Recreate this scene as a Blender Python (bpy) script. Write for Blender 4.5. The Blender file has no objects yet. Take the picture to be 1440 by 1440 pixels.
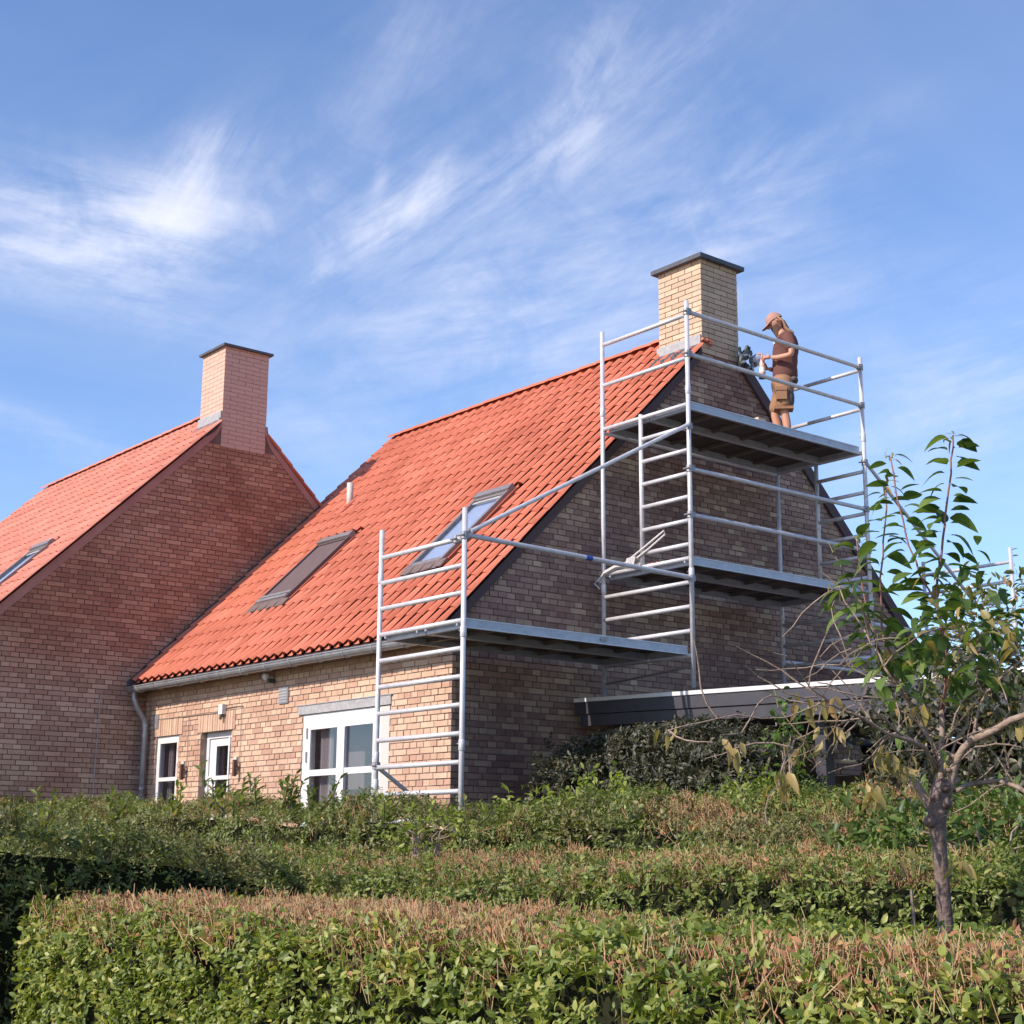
import bpy, math, random
import numpy as np
from math import radians, sin, cos, pi, sqrt, atan2, asin
from mathutils import Vector, Matrix, noise
random.seed(7); rng = np.random.default_rng(11)
scene = bpy.context.scene
COL = scene.collection

# ------------------------------------------------------------------ camera
F_PX, YAW, PIT, ROL = 2125.0, radians(50.76), radians(12.68), radians(0.41)
fw = Vector((-sin(YAW)*cos(PIT), cos(YAW)*cos(PIT), sin(PIT)))
r0 = Vector((cos(YAW), sin(YAW), 0)); u0 = r0.cross(fw)
rt = r0*cos(ROL)+u0*sin(ROL); up = -r0*sin(ROL)+u0*cos(ROL)
cd = bpy.data.cameras.new('camera'); cam = bpy.data.objects.new('camera', cd); COL.objects.link(cam)
cam.matrix_world = Matrix((( rt.x, up.x, -fw.x, 0), (rt.y, up.y, -fw.y, 0), (rt.z, up.z, -fw.z, 0), (0, 0, 0, 1)))
cd.sensor_width = 36; cd.lens = 36*F_PX/1440; cd.clip_start = .05; cd.clip_end = 3000
scene.camera = cam
scene.render.resolution_x = scene.render.resolution_y = 1024
def ray(x, y): return fw + rt*((x-720)/F_PX) - up*((y-720)/F_PX)
def at(x, y, d):
    """world point seen at photo position x,y at horizontal distance d"""
    v = ray(x, y); return v*(d/math.hypot(v.x, v.y))
def proj(P):
    P = Vector(P); w = P.dot(fw)
    if w <= 0: return (-9999, -9999)
    return (720+F_PX*P.dot(rt)/w, 720-F_PX*P.dot(up)/w)

# ------------------------------------------------------------------ light, sky, exposure
SUN = Vector((-0.085, -0.80, 0.575)).normalized()
scene.view_settings.view_transform = 'Standard'; scene.view_settings.look = 'None'
scene.view_settings.gamma = 1; scene.view_settings.use_curve_mapping = False
scene.view_settings.exposure = 0.57
sl = bpy.data.lights.new('sun', 'SUN'); sl.energy = 3.8; sl.angle = radians(0.55); sl.color = (1, .89, .78)
so = bpy.data.objects.new('sun', sl); COL.objects.link(so); so.rotation_euler = SUN.to_track_quat('Z', 'Y').to_euler()
world = bpy.data.worlds.new('World'); scene.world = world; world.use_nodes = True
wt = world.node_tree; wn = wt.nodes; wl = wt.links; wn.clear()
def N(tree, typ, **kw):
    n = tree.nodes.new(typ)
    for k, v in kw.items():
        if k == 'ins':
            for i, val in v.items(): n.inputs[i].default_value = val
        else: setattr(n, k, v)
    return n
def M2(tree, op, a, b=None, clamp=False):
    n = tree.nodes.new('ShaderNodeMath'); n.operation = op; n.use_clamp = clamp
    for i, q in enumerate((a, b)):
        if q is None: continue
        if isinstance(q, (int, float)): n.inputs[i].default_value = q
        else: tree.links.new(q, n.inputs[i])
    return n.outputs[0]
def MIX(tree, fac, a, b, blend='MIX'):
    n = tree.nodes.new('ShaderNodeMix'); n.data_type = 'RGBA'; n.blend_type = blend
    for i, q in ((0, fac), (6, a), (7, b)):
        if isinstance(q, (int, float)): n.inputs[i].default_value = q
        elif isinstance(q, tuple): n.inputs[i].default_value = (*q, 1) if len(q) == 3 else q
        else: tree.links.new(q, n.inputs[i])
    return n.outputs[2]
def SQ(x): return M2(wt, 'MULTIPLY', x, x)
def build_world():
    sky = N(wt, 'ShaderNodeTexSky', sky_type='NISHITA', sun_disc=False)
    sky.sun_elevation = asin(SUN.z); sky.sun_rotation = atan2(SUN.x, SUN.y)
    sky.altitude = 0; sky.air_density = 1.0; sky.dust_density = 0.6; sky.ozone_density = 2.2
    tc = N(wt, 'ShaderNodeTexCoord'); sep = N(wt, 'ShaderNodeSeparateXYZ'); wl.new(tc.outputs['Generated'], sep.inputs[0])
    X, Y, Z = sep.outputs
    az = M2(wt, 'ARCTAN2', X, Y); el = M2(wt, 'ARCSINE', Z)
    def ae(x, y):
        v = ray(x, y).normalized(); return atan2(v.x, v.y), asin(v.z)
    # cirrus: centre x,y in the photo, half length, half width, direction (deg, up to the right), strength, fibre softness
    blobs = [(60, 310, 240, 62, -4, 1.1), (265, 265, 85, 48, 62, .9), (200, 320, 160, 60, -6, .55), (90, 390, 260, 50, -4, .35), (360, 320, 130, 40, 30, .35),
             (545, 310, 130, 30, 36, .7), (610, 262, 70, 22, 50, .55), (480, 350, 70, 40, 40, .35), (535, 250, 32, 10, 78, .4),
             (800, 150, 85, 30, 68, .5), (770, 215, 110, 34, 42, .5), (830, 90, 110, 60, 60, .2), (980, 60, 150, 16, 42, .12),
             (1040, 250, 180, 22, 30, .32), (1010, 330, 200, 45, 15, .4), (850, 380, 330, 120, 8, .42), (700, 300, 420, 210, 25, .26),
             (700, 480, 330, 80, 5, .25), (560, 90, 260, 60, 55, .16), (1380, 560, 260, 130, 20, .35), (60, 600, 200, 25, -14, .2), (400, 620, 500, 60, -4, .12)]
    tot = None; fib = {}
    for i, (x, y, a, b, ang, s) in enumerate(blobs):
        ca, ce = ae(x, y); k = 1/F_PX; th = radians(ang)
        dx = M2(wt, 'MULTIPLY', M2(wt, 'SUBTRACT', az, ca), cos(ce)); dy = M2(wt, 'SUBTRACT', el, ce)
        U = M2(wt, 'ADD', M2(wt, 'MULTIPLY', dx, cos(th)), M2(wt, 'MULTIPLY', dy, sin(th)))
        V = M2(wt, 'SUBTRACT', M2(wt, 'MULTIPLY', dy, cos(th)), M2(wt, 'MULTIPLY', dx, sin(th)))
        # bend the streak a little so it is not a straight brush
        V = M2(wt, 'ADD', V, M2(wt, 'MULTIPLY', M2(wt, 'MULTIPLY', U, U), (1.6 if i % 2 else -1.3)))
        cls = min((-5, 12, 35, 60), key=lambda c: abs(c-ang))
        if cls not in fib:          # fibres of one direction share one noise
            tc_ = radians(cls); el8 = el; az8 = M2(wt, 'MULTIPLY', az, .95)
            UU = M2(wt, 'ADD', M2(wt, 'MULTIPLY', az8, cos(tc_)), M2(wt, 'MULTIPLY', el8, sin(tc_))); VV = M2(wt, 'SUBTRACT', M2(wt, 'MULTIPLY', el8, cos(tc_)), M2(wt, 'MULTIPLY', az8, sin(tc_)))
            cb = N(wt, 'ShaderNodeCombineXYZ'); wl.new(M2(wt, 'MULTIPLY', UU, 7.0), cb.inputs[0]); wl.new(M2(wt, 'MULTIPLY', VV, 42.0), cb.inputs[1])
            nz = N(wt, 'ShaderNodeTexNoise', noise_dimensions='2D', ins={'Scale': 1.0, 'Detail': 6.0, 'Roughness': .66, 'Distortion': .15}); wl.new(cb.outputs[0], nz.inputs['Vector']); fib[cls] = nz
        nz = fib[cls]
        g = M2(wt, 'ADD', SQ(M2(wt, 'MULTIPLY', U, 1/(a*k))), SQ(M2(wt, 'MULTIPLY', V, 1/(b*k))))
        g = M2(wt, 'EXPONENT', M2(wt, 'MULTIPLY', g, -1.0))
        f = M2(wt, 'MULTIPLY', M2(wt, 'SUBTRACT', nz.outputs[0], .26), 2.2, True)
        w = M2(wt, 'MULTIPLY', M2(wt, 'MULTIPLY', g, f), s)
        tot = w if tot is None else M2(wt, 'ADD', tot, w)
    cb = N(wt, 'ShaderNodeCombineXYZ'); wl.new(M2(wt, 'MULTIPLY', az, 11.0), cb.inputs[0]); wl.new(M2(wt, 'MULTIPLY', el, 14.0), cb.inputs[1])
    pn = N(wt, 'ShaderNodeTexNoise', noise_dimensions='2D', ins={'Scale': 1.0, 'Detail': 6.0, 'Roughness': .62, 'Distortion': .3}); wl.new(cb.outputs[0], pn.inputs['Vector'])
    tot = M2(wt, 'MULTIPLY', tot, M2(wt, 'ADD', M2(wt, 'MULTIPLY', M2(wt, 'SUBTRACT', pn.outputs[0], .35), 3.2, True), .35))
    # thin veil that goes on over the whole sky
    cb = N(wt, 'ShaderNodeCombineXYZ'); zz = M2(wt, 'MAXIMUM', Z, .12)
    wl.new(M2(wt, 'DIVIDE', X, zz), cb.inputs[0]); wl.new(M2(wt, 'MULTIPLY', M2(wt, 'DIVIDE', Y, zz), .35), cb.inputs[1])
    nz = N(wt, 'ShaderNodeTexNoise', ins={'Scale': .9, 'Detail': 4.0, 'Roughness': .6, 'Distortion': .2}); wl.new(cb.outputs[0], nz.inputs['Vector'])
    veil = M2(wt, 'MULTIPLY', M2(wt, 'SUBTRACT', nz.outputs[0], .50), .45, True)
    tot = M2(wt, 'ADD', tot, veil)
    tot = M2(wt, 'SUBTRACT', 1.0, M2(wt, 'EXPONENT', M2(wt, 'MULTIPLY', tot, -1.0)), True)
    tinted = MIX(wt, 1.0, sky.outputs[0], SKYTINT, 'MULTIPLY')
    colr = MIX(wt, tot, tinted, CLOUD)
    bg = N(wt, 'ShaderNodeBackground', ins={'Strength': .145}); wl.new(colr, bg.inputs[0])
    out = N(wt, 'ShaderNodeOutputWorld'); wl.new(bg.outputs[0], out.inputs[0])
SKYTINT = (.79, .865, 1.03); CLOUD = (4.7, 4.8, 5.5)
build_world()

# ------------------------------------------------------------------ helpers
ORG = {}
def W(o): return ORG.get(o.name, Vector((0, 0, 0))) if o else Vector((0, 0, 0))
def tag(o, label=None, cat=None, group=None, kind=None):
    if label: o['label'] = label
    if cat: o['category'] = cat
    if group: o['group'] = group
    if kind: o['kind'] = kind
    return o
def thing(name, loc, label, cat, group=None):
    o = bpy.data.objects.new(name, None); COL.objects.link(o); o.empty_display_size = .2
    o.location = loc; ORG[o.name] = Vector(loc); return tag(o, label, cat, group)
def link(name, me, parent=None, world_loc=None, label=None, kind=None):
    o = bpy.data.objects.new(name, me); COL.objects.link(o)
    if parent: o.parent = parent
    if world_loc is not None:
        o.location = Vector(world_loc)-W(parent); ORG[o.name] = Vector(world_loc)
    else: ORG[o.name] = W(parent).copy()
    return tag(o, label, kind=kind)
class MB:
    def __init__(s): s.v = []; s.f = []
    def add(s, vs, fs):
        b = len(s.v); s.v += [tuple(p) for p in vs]; s.f += [tuple(i+b for i in f) for f in fs]; return s
    def box(s, x0, y0, z0, x1, y1, z1):
        return s.add([(x0,y0,z0),(x1,y0,z0),(x1,y1,z0),(x0,y1,z0),(x0,y0,z1),(x1,y0,z1),(x1,y1,z1),(x0,y1,z1)],
                     [(0,3,2,1),(4,5,6,7),(0,1,5,4),(1,2,6,5),(2,3,7,6),(3,0,4,7)])
    def hexa(s, p): return s.add(p, [(0,3,2,1),(4,5,6,7),(0,1,5,4),(1,2,6,5),(2,3,7,6),(3,0,4,7)])
    def tube(s, pts, r, n=8, caps=True):
        pts = [Vector(p) for p in pts]; k = len(pts)
        rs = r if isinstance(r, (list, tuple)) else [r]*k
        vs = []; ref = None
        for i, p in enumerate(pts):
            t = (pts[min(i+1, k-1)]-pts[max(i-1, 0)]).normalized()
            if ref is None:
                ref = Vector((0, 0, 1)) if abs(t.z) < .9 else Vector((1, 0, 0))
            a = t.cross(ref).normalized(); b = a.cross(t).normalized(); ref = b if abs(t.dot(b)) < .99 else ref
            for j in range(n):
                th = 2*pi*j/n; vs.append(p+(a*cos(th)+b*sin(th))*rs[i])
        fs = [(i*n+j, i*n+(j+1) % n, (i+1)*n+(j+1) % n, (i+1)*n+j) for i in range(k-1) for j in range(n)]
        if caps: fs += [tuple(reversed(range(n))), tuple(range((k-1)*n, k*n))]
        return s.add(vs, fs)
    def slab(s, poly, axis, a0, a1):
        """poly of (u,z) extruded along axis 'x' or 'y' from a0 to a1"""
        n = len(poly)
        mk = (lambda a, u, z: (a, u, z)) if axis == 'x' else (lambda a, u, z: (u, a, z))
        return s.add([mk(a0, *p) for p in poly]+[mk(a1, *p) for p in poly],
                     [tuple(range(n)), tuple(range(2*n-1, n-1, -1))]+[(i, i+n, (i+1) % n+n, (i+1) % n) for i in range(n)])
    def mesh(s, name, mat, off=Vector((0, 0, 0)), smooth=False):
        me = bpy.data.meshes.new(name)
        me.from_pydata([(a-off.x, b-off.y, c-off.z) for a, b, c in s.v], [], s.f)
        if mat: me.materials.append(mat)
        if smooth: me.polygons.foreach_set('use_smooth', [True]*len(me.polygons))
        me.update(); return me
    def build(s, name, mat, parent=None, label=None, kind=None, smooth=False):
        return link(name, s.mesh(name, mat, W(parent), smooth), parent, label=label, kind=kind)
def np_mesh(name, V, F, mat, smooth=False):
    """V (n,3) float, F (m,k) int"""
    me = bpy.data.meshes.new(name); n, m, k = len(V), len(F), F.shape[1]
    me.vertices.add(n); me.vertices.foreach_set('co', V.astype(np.float32).ravel())
    me.loops.add(m*k); me.loops.foreach_set('vertex_index', F.astype(np.int32).ravel())
    me.polygons.add(m); me.polygons.foreach_set('loop_start', np.arange(0, m*k, k, dtype=np.int32))
    me.polygons.foreach_set('loop_total', np.full(m, k, dtype=np.int32))
    if smooth: me.polygons.foreach_set('use_smooth', np.ones(m, dtype=bool))
    me.materials.append(mat); me.update(calc_edges=True); return me

# ------------------------------------------------------------------ materials
def mat(name, col, rough=.7, metal=0, spec=.5, var=None, vscale=20, bump=0, bscale=80, **kw):
    m = bpy.data.materials.new(name); m.use_nodes = True; t = m.node_tree
    p = t.nodes['Principled BSDF']; p.inputs['Roughness'].default_value = rough; p.inputs['Metallic'].default_value = metal
    p.inputs['Specular IOR Level'].default_value = spec
    p.inputs['Base Color'].default_value = (*col, 1)
    geo = N(t, 'ShaderNodeNewGeometry')
    if var:
        nz = N(t, 'ShaderNodeTexNoise', ins={'Scale': vscale, 'Detail': 5, 'Roughness': .6}); t.links.new(geo.outputs['Position'], nz.inputs['Vector'])
        f = M2(t, 'MULTIPLY', M2(t, 'SUBTRACT', nz.outputs[0], .35), 3.0, True)
        t.links.new(MIX(t, f, col, var), p.inputs['Base Color'])
    if bump:
        nb = N(t, 'ShaderNodeTexNoise', ins={'Scale': bscale, 'Detail': 4}); t.links.new(geo.outputs['Position'], nb.inputs['Vector'])
        b = N(t, 'ShaderNodeBump', ins={'Strength': bump, 'Distance': .01}); t.links.new(nb.outputs[0], b.inputs['Height']); t.links.new(b.outputs[0], p.inputs['Normal'])
    return m
def rand01(t):
    g = N(t, 'ShaderNodeNewGeometry'); oi = N(t, 'ShaderNodeObjectInfo')
    return M2(t, 'FRACT', M2(t, 'ADD', g.outputs['Random Per Island'], M2(t, 'MULTIPLY', oi.outputs['Random'], 7.31))), g
def ramp(t, fac, stops, interp='LINEAR'):
    r = N(t, 'ShaderNodeValToRGB'); r.color_ramp.interpolation = interp; e = r.color_ramp.elements
    while len(e) < len(stops): e.new(.5)
    for i, (p, c) in enumerate(stops): e[i].position = p; e[i].color = (*c, 1)
    t.links.new(fac, r.inputs[0]); return r.outputs[0]
def piece_mat(name, stops, stain=None, stain_scale=.6, stain_amt=.6, rough=.85, bump=.4, bscale=60, speckle=.25, interp='LINEAR', spec=.3, stain2=None, zred=False):
    m = bpy.data.materials.new(name); m.use_nodes = True; t = m.node_tree; p = t.nodes['Principled BSDF']
    r, g = rand01(t); c = ramp(t, r, stops, interp)
    nz = N(t, 'ShaderNodeTexNoise', ins={'Scale': 35, 'Detail': 6, 'Roughness': .7}); t.links.new(g.outputs['Position'], nz.inputs['Vector'])
    v = M2(t, 'ADD', M2(t, 'MULTIPLY', M2(t, 'SUBTRACT', nz.outputs[0], .5), speckle*2.2), 1.0)
    cc = N(t, 'ShaderNodeCombineColor')
    for i in range(3): t.links.new(v, cc.inputs[i])
    c = MIX(t, 1.0, c, cc.outputs[0], 'MULTIPLY')
    if stain:
        ns = N(t, 'ShaderNodeTexNoise', ins={'Scale': stain_scale, 'Detail': 7, 'Roughness': .62}); t.links.new(g.outputs['Position'], ns.inputs['Vector'])
        f = M2(t, 'MULTIPLY', M2(t, 'MULTIPLY', M2(t, 'SUBTRACT', ns.outputs[0], .42), 5.0, True), stain_amt)
        c = MIX(t, f, c, stain, 'MULTIPLY')
    if zred:       # red wash that ran over the upper part of the wall
        sp = N(t, 'ShaderNodeSeparateXYZ'); t.links.new(g.outputs['Position'], sp.inputs[0])
        nz2 = N(t, 'ShaderNodeTexNoise', ins={'Scale': .9, 'Detail': 4}); t.links.new(g.outputs['Position'], nz2.inputs['Vector'])
        zz = M2(t, 'ADD', sp.outputs[2], M2(t, 'ADD', M2(t, 'MULTIPLY', nz2.outputs[0], 2.4), M2(t, 'MULTIPLY', M2(t, 'SUBTRACT', sp.outputs[1], 8.5), .45)))
        c = MIX(t, M2(t, 'MULTIPLY', M2(t, 'SUBTRACT', zz, 2.0), .4, True), c, (.96, .77, .70), 'MULTIPLY')
    if stain2:
        ns = N(t, 'ShaderNodeTexNoise', ins={'Scale': 2.3, 'Detail': 6, 'Roughness': .7}); t.links.new(g.outputs['Position'], ns.inputs['Vector'])
        f = M2(t, 'MULTIPLY', M2(t, 'MULTIPLY', M2(t, 'SUBTRACT', ns.outputs[0], .55), 6.0, True), .5)
        c = MIX(t, f, c, stain2)
    t.links.new(c, p.inputs['Base Color']); p.inputs['Roughness'].default_value = rough; p.inputs['Specular IOR Level'].default_value = spec
    nb = N(t, 'ShaderNodeTexNoise', ins={'Scale': bscale, 'Detail': 5}); t.links.new(g.outputs['Position'], nb.inputs['Vector'])
    b = N(t, 'ShaderNodeBump', ins={'Strength': bump, 'Distance': .006}); t.links.new(nb.outputs[0], b.inputs['Height']); t.links.new(b.outputs[0], p.inputs['Normal'])
    return m
def leaf_mat(name, stops, rough=.45, trans=.3, patch=None, pscale=1.2, pamt=.8, spec=.4):
    m = bpy.data.materials.new(name); m.use_nodes = True; t = m.node_tree; p = t.nodes['Principled BSDF']
    r, g = rand01(t); c = ramp(t, r, stops)
    if patch:
        ns = N(t, 'ShaderNodeTexNoise', ins={'Scale': pscale, 'Detail': 5, 'Roughness': .6}); t.links.new(g.outputs['Position'], ns.inputs['Vector'])
        f = M2(t, 'MULTIPLY', M2(t, 'MULTIPLY', M2(t, 'SUBTRACT', ns.outputs[0], .46), 7.0, True), pamt)
        c = MIX(t, f, c, patch)
    t.links.new(c, p.inputs['Base Color']); p.inputs['Roughness'].default_value = rough; p.inputs['Specular IOR Level'].default_value = spec
    tr = N(t, 'ShaderNodeBsdfTranslucent'); t.links.new(MIX(t, 1.0, c, (1.5, 1.6, .7), 'MULTIPLY'), tr.inputs[0])
    mx = N(t, 'ShaderNodeMixShader', ins={0: trans}); t.links.new(p.outputs[0], mx.inputs[1]); t.links.new(tr.outputs[0], mx.inputs[2])
    t.links.new(mx.outputs[0], t.nodes['Material Output'].inputs[0]); return m
MT = {}
MT['tile'] = piece_mat('clay tile', [(0, (.50, .145, .080)), (.25, (.555, .165, .093)), (.8, (.59, .18, .103)), (1, (.62, .205, .125))], stain=(.68, .60, .60), stain_scale=1.1, stain_amt=.5, rough=.55, bump=.15, speckle=.15)
MT['tile_left'] = piece_mat('weathered clay tile', [(0, (.50, .18, .12)), (.5, (.57, .215, .145)), (1, (.63, .25, .175))], stain=(.8, .7, .7), stain_scale=1.1, stain_amt=.35, rough=.6, bump=.15, speckle=.15)
MT['under'] = mat('roofing felt', (.05, .03, .028), .9)
MT['mortar'] = mat('lime mortar', (.34, .25, .20), .95, var=(.27, .19, .155), vscale=9, bump=.4)
MT['mortar_dark'] = mat('old mortar', (.19, .14, .125), .95, var=(.13, .095, .085), vscale=6, bump=.4)
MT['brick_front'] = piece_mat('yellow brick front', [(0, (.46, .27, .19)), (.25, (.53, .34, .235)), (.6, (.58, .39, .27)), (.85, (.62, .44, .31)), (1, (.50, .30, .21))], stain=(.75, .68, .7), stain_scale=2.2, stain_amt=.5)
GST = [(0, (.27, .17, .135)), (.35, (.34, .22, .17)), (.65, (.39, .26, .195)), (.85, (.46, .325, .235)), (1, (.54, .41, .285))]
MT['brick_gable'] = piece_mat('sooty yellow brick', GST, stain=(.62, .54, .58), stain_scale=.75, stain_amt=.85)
MT['brick_left'] = piece_mat('red stained brick', [(0, (.36, .235, .175)), (.4, (.42, .285, .21)), (.75, (.48, .34, .25)), (1, (.56, .42, .31))], stain=(.76, .62, .57), stain_scale=.5, stain_amt=.8, zred=True)
MT['brick_chimney'] = piece_mat('chimney brick', [(0, (.46, .33, .23)), (.5, (.54, .39, .27)), (1, (.60, .45, .32))], rough=.8)
MT['brick_pink'] = piece_mat('pink washed brick', [(0, (.56, .36, .28)), (1, (.60, .40, .31))], speckle=.08, rough=.9)
MT['mortar_pink'] = mat('pink mortar', (.50, .32, .25), .95)
MT['render_pink'] = mat('pink render band', (.42, .24, .20), .9, var=(.34, .185, .155), vscale=3, bump=.3)
MT['zinc'] = mat('zinc', (.42, .42, .43), .45, metal=.55, var=(.30, .29, .30), vscale=6)
MT['lead'] = mat('lead', (.11, .10, .105), .6, metal=.2, var=(.07, .06, .065), vscale=12)
MT['flash'] = mat('pale flashing', (.40, .39, .39), .6, var=(.30, .275, .265), vscale=14)
MT['alu'] = mat('aluminium tube', (.66, .64, .65), .45, metal=.22, var=(.54, .52, .53), vscale=14)
MT['alu_beam'] = mat('aluminium beam', (.48, .50, .54), .5, metal=.4, var=(.38, .39, .43), vscale=9)
MT['coupler'] = mat('dark steel coupler', (.30, .29, .30), .5, metal=.5)
MT['ply'] = mat('phenolic plywood', (.085, .06, .05), .7, var=(.055, .04, .036), vscale=12)
MT['white'] = mat('white paint', (.70, .675, .665), .45, var=(.64, .615, .60), vscale=5)
MT['beige'] = mat('beige board', (.55, .50, .45), .7)
MT['rubber'] = mat('black rubber', (.02, .02, .02), .6)
MT['board_black'] = mat('black painted board', (.060, .056, .068), .5, var=(.045, .042, .05), vscale=5, bump=.1)
MT['dark'] = mat('dark slate cap', (.085, .09, .11), .6, var=(.06, .06, .075), vscale=9)
MT['barge'] = mat('tarred bargeboard', (.085, .055, .055), .8)
MT['room'] = mat('room', (.30, .255, .25), .9)
MT['curtain'] = mat('curtain', (.55, .48, .46), .9)
MT['wood'] = mat('grey fence wood', (.21, .17, .15), .85, var=(.14, .11, .1), vscale=6)
MT['skin'] = mat('skin', (.52, .25, .16), .6)
MT['shirt'] = mat('brown tee shirt', (.135, .052, .042), .9, bump=.3, bscale=25)
MT['shorts'] = mat('tan work shorts', (.30, .155, .085), .9, bump=.3, bscale=25)
MT['shorts_dark'] = mat('dark short panel', (.09, .075, .075), .9)
MT['hair'] = mat('fair hair', (.36, .21, .13), .8, var=(.24, .13, .08), vscale=50, bump=.6)
MT['beard'] = mat('brown beard', (.14, .08, .06), .9)
MT['cap'] = mat('pink brown cap', (.42, .22, .17), .85)
MT['blue'] = mat('blue tape', (.02, .08, .35), .5)
MT['bark'] = mat('cherry bark', (.095, .055, .045), .7, var=(.20, .145, .12), vscale=26, bump=.8, bscale=60)
MT['twigbark'] = mat('lichen twig bark', (.33, .25, .19), .85, var=(.20, .13, .10), vscale=30, bump=.6, bscale=90)
MT['green_shoot'] = mat('red brown shoot', (.24, .11, .09), .6)
MT['soil'] = mat('dry garden ground', (.27, .21, .145), .95, var=(.18, .16, .09), vscale=2)
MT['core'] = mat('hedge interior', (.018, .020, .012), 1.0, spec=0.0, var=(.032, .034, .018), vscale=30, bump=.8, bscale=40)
MT['stem'] = mat('green brown stem', (.10, .085, .04), .8)
MT['leaf_front'] = leaf_mat('privet leaf', [(0, (.085, .125, .026)), (.35, (.17, .215, .040)), (.7, (.26, .29, .06)), (.93, (.35, .35, .085)), (1, (.45, .38, .11))], patch=(.11, .17, .035), pscale=1.6, pamt=.4)
MT['leaf_mid'] = leaf_mat('hedge leaf', [(0, (.085, .125, .030)), (.5, (.17, .22, .05)), (.9, (.28, .31, .075)), (1, (.36, .28, .12))], patch=(.17, .17, .05), pscale=1.3, pamt=.4)
MT['leaf_back'] = leaf_mat('back hedge leaf', [(0, (.075, .105, .030)), (.5, (.15, .19, .05)), (.9, (.25, .28, .08)), (1, (.34, .25, .13))], patch=(.18, .11, .075), pscale=.9, pamt=.35)
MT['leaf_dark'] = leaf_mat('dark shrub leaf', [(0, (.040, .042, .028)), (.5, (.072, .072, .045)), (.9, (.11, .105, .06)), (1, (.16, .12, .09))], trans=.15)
MT['leaf_lime'] = leaf_mat('lime shrub leaf', [(0, (.13, .17, .03)), (.6, (.24, .29, .05)), (1, (.34, .36, .08))], trans=.4)
MT['leaf_tree'] = leaf_mat('cherry leaf', [(0, (.05, .09, .03)), (.5, (.09, .15, .04)), (1, (.17, .24, .06))], trans=.34, rough=.55, spec=.22)
MT['leaf_autumn'] = leaf_mat('yellowing cherry leaf', [(0, (.22, .17, .06)), (.5, (.34, .27, .09)), (1, (.44, .27, .12))], trans=.35)
MT['leaf_red'] = leaf_mat('red cherry leaf', [(0, (.50, .09, .06)), (1, (.55, .2, .13))], trans=.3)
MT['leaf_olive'] = leaf_mat('olive leaf', [(0, (.08, .10, .03)), (.5, (.16, .17, .05)), (.85, (.26, .22, .08)), (1, (.40, .24, .11))])
MT['leaf_green'] = leaf_mat('fresh green leaf', [(0, (.05, .09, .025)), (.6, (.10, .16, .035)), (1, (.18, .24, .05))])
MT['twig'] = piece_mat('clipped twig', [(0, (.22, .11, .055)), (.35, (.39, .21, .115)), (.6, (.45, .31, .17)), (.85, (.34, .28, .12)), (1, (.22, .24, .07))], rough=.8, bump=.1)
def glass_mat(name, tint, refl):
    m = bpy.data.materials.new(name); m.use_nodes = True; t = m.node_tree; t.nodes.remove(t.nodes['Principled BSDF'])
    g = N(t, 'ShaderNodeBsdfGlossy', ins={'Color': (.95, .97, 1, 1), 'Roughness': .03}); tr = N(t, 'ShaderNodeBsdfTransparent', ins={'Color': (*tint, 1)})
    mx = N(t, 'ShaderNodeMixShader', ins={0: refl}); t.links.new(tr.outputs[0], mx.inputs[1]); t.links.new(g.outputs[0], mx.inputs[2])
    t.links.new(mx.outputs[0], t.nodes['Material Output'].inputs[0]); return m
MT['glass'] = glass_mat('window glass', (.8, .8, .82), .10)
MT['skyglass'] = glass_mat('roof window glass', (.92, .94, .97), .25)

# ------------------------------------------------------------------ ground
def ground():
    xs = np.linspace(-60, 30, 61); ys = np.linspace(-30, 60, 61); V = []; 
    for y in ys:
        for x in xs:
            t = min(max((y-3)/6, 0), 1); z = -1.65+1.0*t*t*(3-2*t)+.03*noise.noise(Vector((x*.5, y*.5, 0)))
            V.append((x, y, z))
    F = [(j*61+i, j*61+i+1, (j+1)*61+i+1, (j+1)*61+i) for j in range(60) for i in range(60)]
    me = np_mesh('ground', np.array(V), np.array(F), MT['soil'], True)
    o = link('ground', me, kind='structure')
    m = MB(); m.add([(-1500,-1500,-1.9),(1500,-1500,-1.9),(1500,1500,-1.9),(-1500,1500,-1.9)], [(0,1,2,3)])
    m.build('far_ground', mat('far field', (.16, .17, .09), .95, var=(.2, .18, .1), vscale=.05), kind='structure')
ground()

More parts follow.
